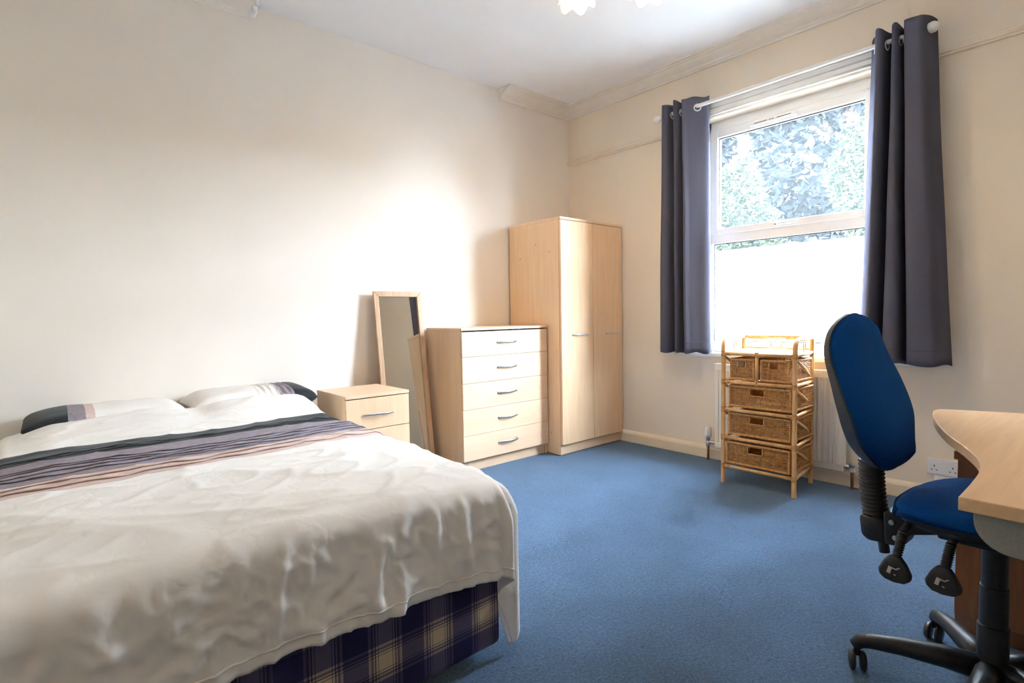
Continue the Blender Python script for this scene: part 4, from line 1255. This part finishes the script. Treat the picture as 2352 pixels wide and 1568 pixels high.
# paddle levers on the near side
def lever(x_top, x_bot, ylev, z_p):
    r_p = []; rr = []
    n = 12
    P0 = Vector((x_top, ylev + .06, .500)); P1 = Vector((x_top, ylev, .488)); P2 = Vector((x_bot - .003, ylev - .015, z_p + .026))
    MB().tube([P0, P1], .010, 8).build('lever_arm', 'black_plastic', oc, smooth=True, local=True)
    for i in range(n):
        for f, r in ((.05, .0095), (.5, .0125), (.95, .0095)):
            r_p.append(P1.lerp(P2, (i + f) / n)); rr.append(r)
    lv = MB().tube(r_p, rr, 10).build('lever_stem', 'black_matt', oc, smooth=True, local=True)
    prof = [(-.013, .036), (.013, .036), (.026, .018), (.037, -.006), (.036, -.020), (.022, -.031), (0, -.034), (-.022, -.031), (-.036, -.020), (-.037, -.006), (-.026, .018)]
    oo = [(x_bot - .004 + a, z_p + b) for a, b in prof]
    MB().prism(oo, ylev - .028, ylev - .006, 'Y').build('lever_paddle', 'shell', lv, bevel=.008, seg=3, smooth=True, local=True)
    g = MB(); y0 = ylev - .0290
    def seg_(a, b, w):
        a = Vector((x_bot - .004 + a[0], y0, z_p + a[1])); b = Vector((x_bot - .004 + b[0], y0, z_p + b[1]))
        d = (b - a).normalized(); nrm = Vector((-d.z, 0, d.x)) * w
        g.add([a - nrm, b - nrm, b + nrm, a + nrm, a - nrm + Vector((0, .0015, 0)), b - nrm + Vector((0, .0015, 0)), b + nrm + Vector((0, .0015, 0)), a + nrm + Vector((0, .0015, 0))], [(0,1,2,3),(4,7,6,5),(0,4,5,1),(1,5,6,2),(2,6,7,3),(3,7,4,0)])
    seg_((-.012, -.010), (-.007, .008), .0042); seg_((-.006, .006), (.006, .004), .0016); seg_((.006, .004), (.010, .009), .0014); seg_((.010, .009), (.014, .009), .0014); seg_((.000, -.010), (.005, -.012), .0014)
    g.build('printed_symbol', 'glyph', lv, local=True)
lever(-.144, -.152, -.215, .388)
lever(-.044, -.050, -.215, .396)
# gas column with telescopic cover
MB().lathe([(.026, .455), (.028, .455), (.028, .330), (.0305, .328), (.0305, .225), (.034, .222), (.034, .125), (.040, .118), (.044, .080), (.044, .060)][::-1], (0, 0, 0), 22).build('gas_column', 'black_plastic', oc, smooth=True, local=True, angle=.6)
rz = math.radians(-93)
for k, azw in enumerate((106, 34, -38, -110, 178)):
    a = math.radians(azw) - rz
    d = Vector((math.cos(a), math.sin(a), 0))
    pts = [d*.02 + Vector((0, 0, .098)), d*.10 + Vector((0, 0, .102)), d*.20 + Vector((0, 0, .098)), d*.27 + Vector((0, 0, .090)), d*.297 + Vector((0, 0, .082)), d*.312 + Vector((0, 0, .066))]
    arm = MB().tube(pts, [.034, .030, .0245, .021, .0195, .016], 12).build('base_arm', 'black_plastic', oc, smooth=True, local=True)
    cw = d * .305
    sd = Vector((-d.y, d.x, 0))
    rot = Matrix.Rotation(.7 * (k - 2), 3, 'Z')
    sdr = rot @ sd; fw_ = rot @ d
    m = MB().tube([cw + Vector((0, 0, .040)), cw + Vector((0, 0, .075))], .009, 8)
    hood = []
    c0 = cw - fw_ * .012 + Vector((0, 0, .029))
    caster = m.build('caster', 'black_plastic', arm, smooth=True, local=True, angle=.8)
    for s in (-1, 1):
        pr = [(.001, 0), (.020, 0), (.0275, .003), (.0285, .009), (.024, .015), (.001, .018)]
        mm = MB()
        n = 20; vs = []; fs = []
        for (r, h) in pr:
            for q in range(n):
                b = 2*PI*q/n
                vs.append(c0 + sdr * s * (.006 + h) + fw_ * r * math.cos(b) + Vector((0, 0, r * math.sin(b))))
        for i in range(len(pr) - 1):
            for q in range(n):
                fs.append((i*n+q, i*n+(q+1) % n, (i+1)*n+(q+1) % n, (i+1)*n+q))
        mm.add(vs, fs).build('caster_wheel', 'black_plastic', arm, smooth=True, local=True, angle=.9)

# ------------------------------------------------------------------ ceiling lamp with petal glass shades
LC = Vector((-1.496, -1.696, 0))
lamp = thing('ceiling_lamp', 'lit ceiling lamp with frilled petal glass shades, top edge of the view', 'ceiling lamp', (LC.x, LC.y, HC))
MB().lathe([(.075, HC - .0005), (.072, HC - .014), (.05, HC - .028), (.014, HC - .036)], (LC.x, LC.y, 0), 24).build('ceiling_plate', 'brass', lamp, smooth=True, angle=.7)
MB().tube([(LC.x, LC.y, HC - .03), (LC.x, LC.y, HC - .20)], .009, 10).build('stem', 'brass', lamp, smooth=True)
MB().lathe([(.001, -.235), (.018, -.228), (.028, -.21), (.022, -.19), (.010, -.18)], (LC.x, LC.y, HC), 16).build('hub', 'brass', lamp, smooth=True)
def petal_shade(az, rr, tip_z):
    d = Vector((math.cos(az), math.sin(az), 0))
    c = LC + d * rr
    arm = MB().tube(catmull([LC + Vector((0, 0, HC - .21)), LC + d*rr*.5 + Vector((0, 0, HC - .165)), c + Vector((0, 0, HC - .155)), c + Vector((0, 0, tip_z + .125))], 6), .006, 8).build('arm', 'brass', lamp, smooth=True)
    MB().lathe([(.016, tip_z + .10), (.018, tip_z + .125), (.010, tip_z + .135)], (c.x, c.y, 0), 14).build('lamp_holder', 'brass', arm, smooth=True)
    rows = []
    for i in range(15):
        s = i / 14
        row = []
        for k in range(60):
            a = 2*PI*k/60
            frill = abs(math.cos(a * 3 + az))
            r = .018 + .070 * s ** .75 + .012 * s**3 * (frill - .4)
            z = tip_z + .11 - .098 * s - .030 * s**3 * (frill ** 1.5 - .35)
            row.append(c + Vector((math.cos(a)*r, math.sin(a)*r, z)))
        rows.append(row)
    MB().grid(rows, True).build('petal_shade', 'shade', arm, smooth=True, fixn=False, solid=.002)
    ld = bpy.data.lights.new('lamp_bulb', 'POINT')
    ld.energy = LAMP_WATTS / 3
    ld.color = (1.0, .74, .46)
    ld.shadow_soft_size = .03
    lo = bpy.data.objects.new('lamp_bulb', ld); COL.objects.link(lo)
    lo.parent = arm; lo.location = c + Vector((0, 0, tip_z + .035)) - Vector((LC.x, LC.y, HC))
for az in (99.4, -20.7, 219.3):
    petal_shade(math.radians(az), .209, 2.630)
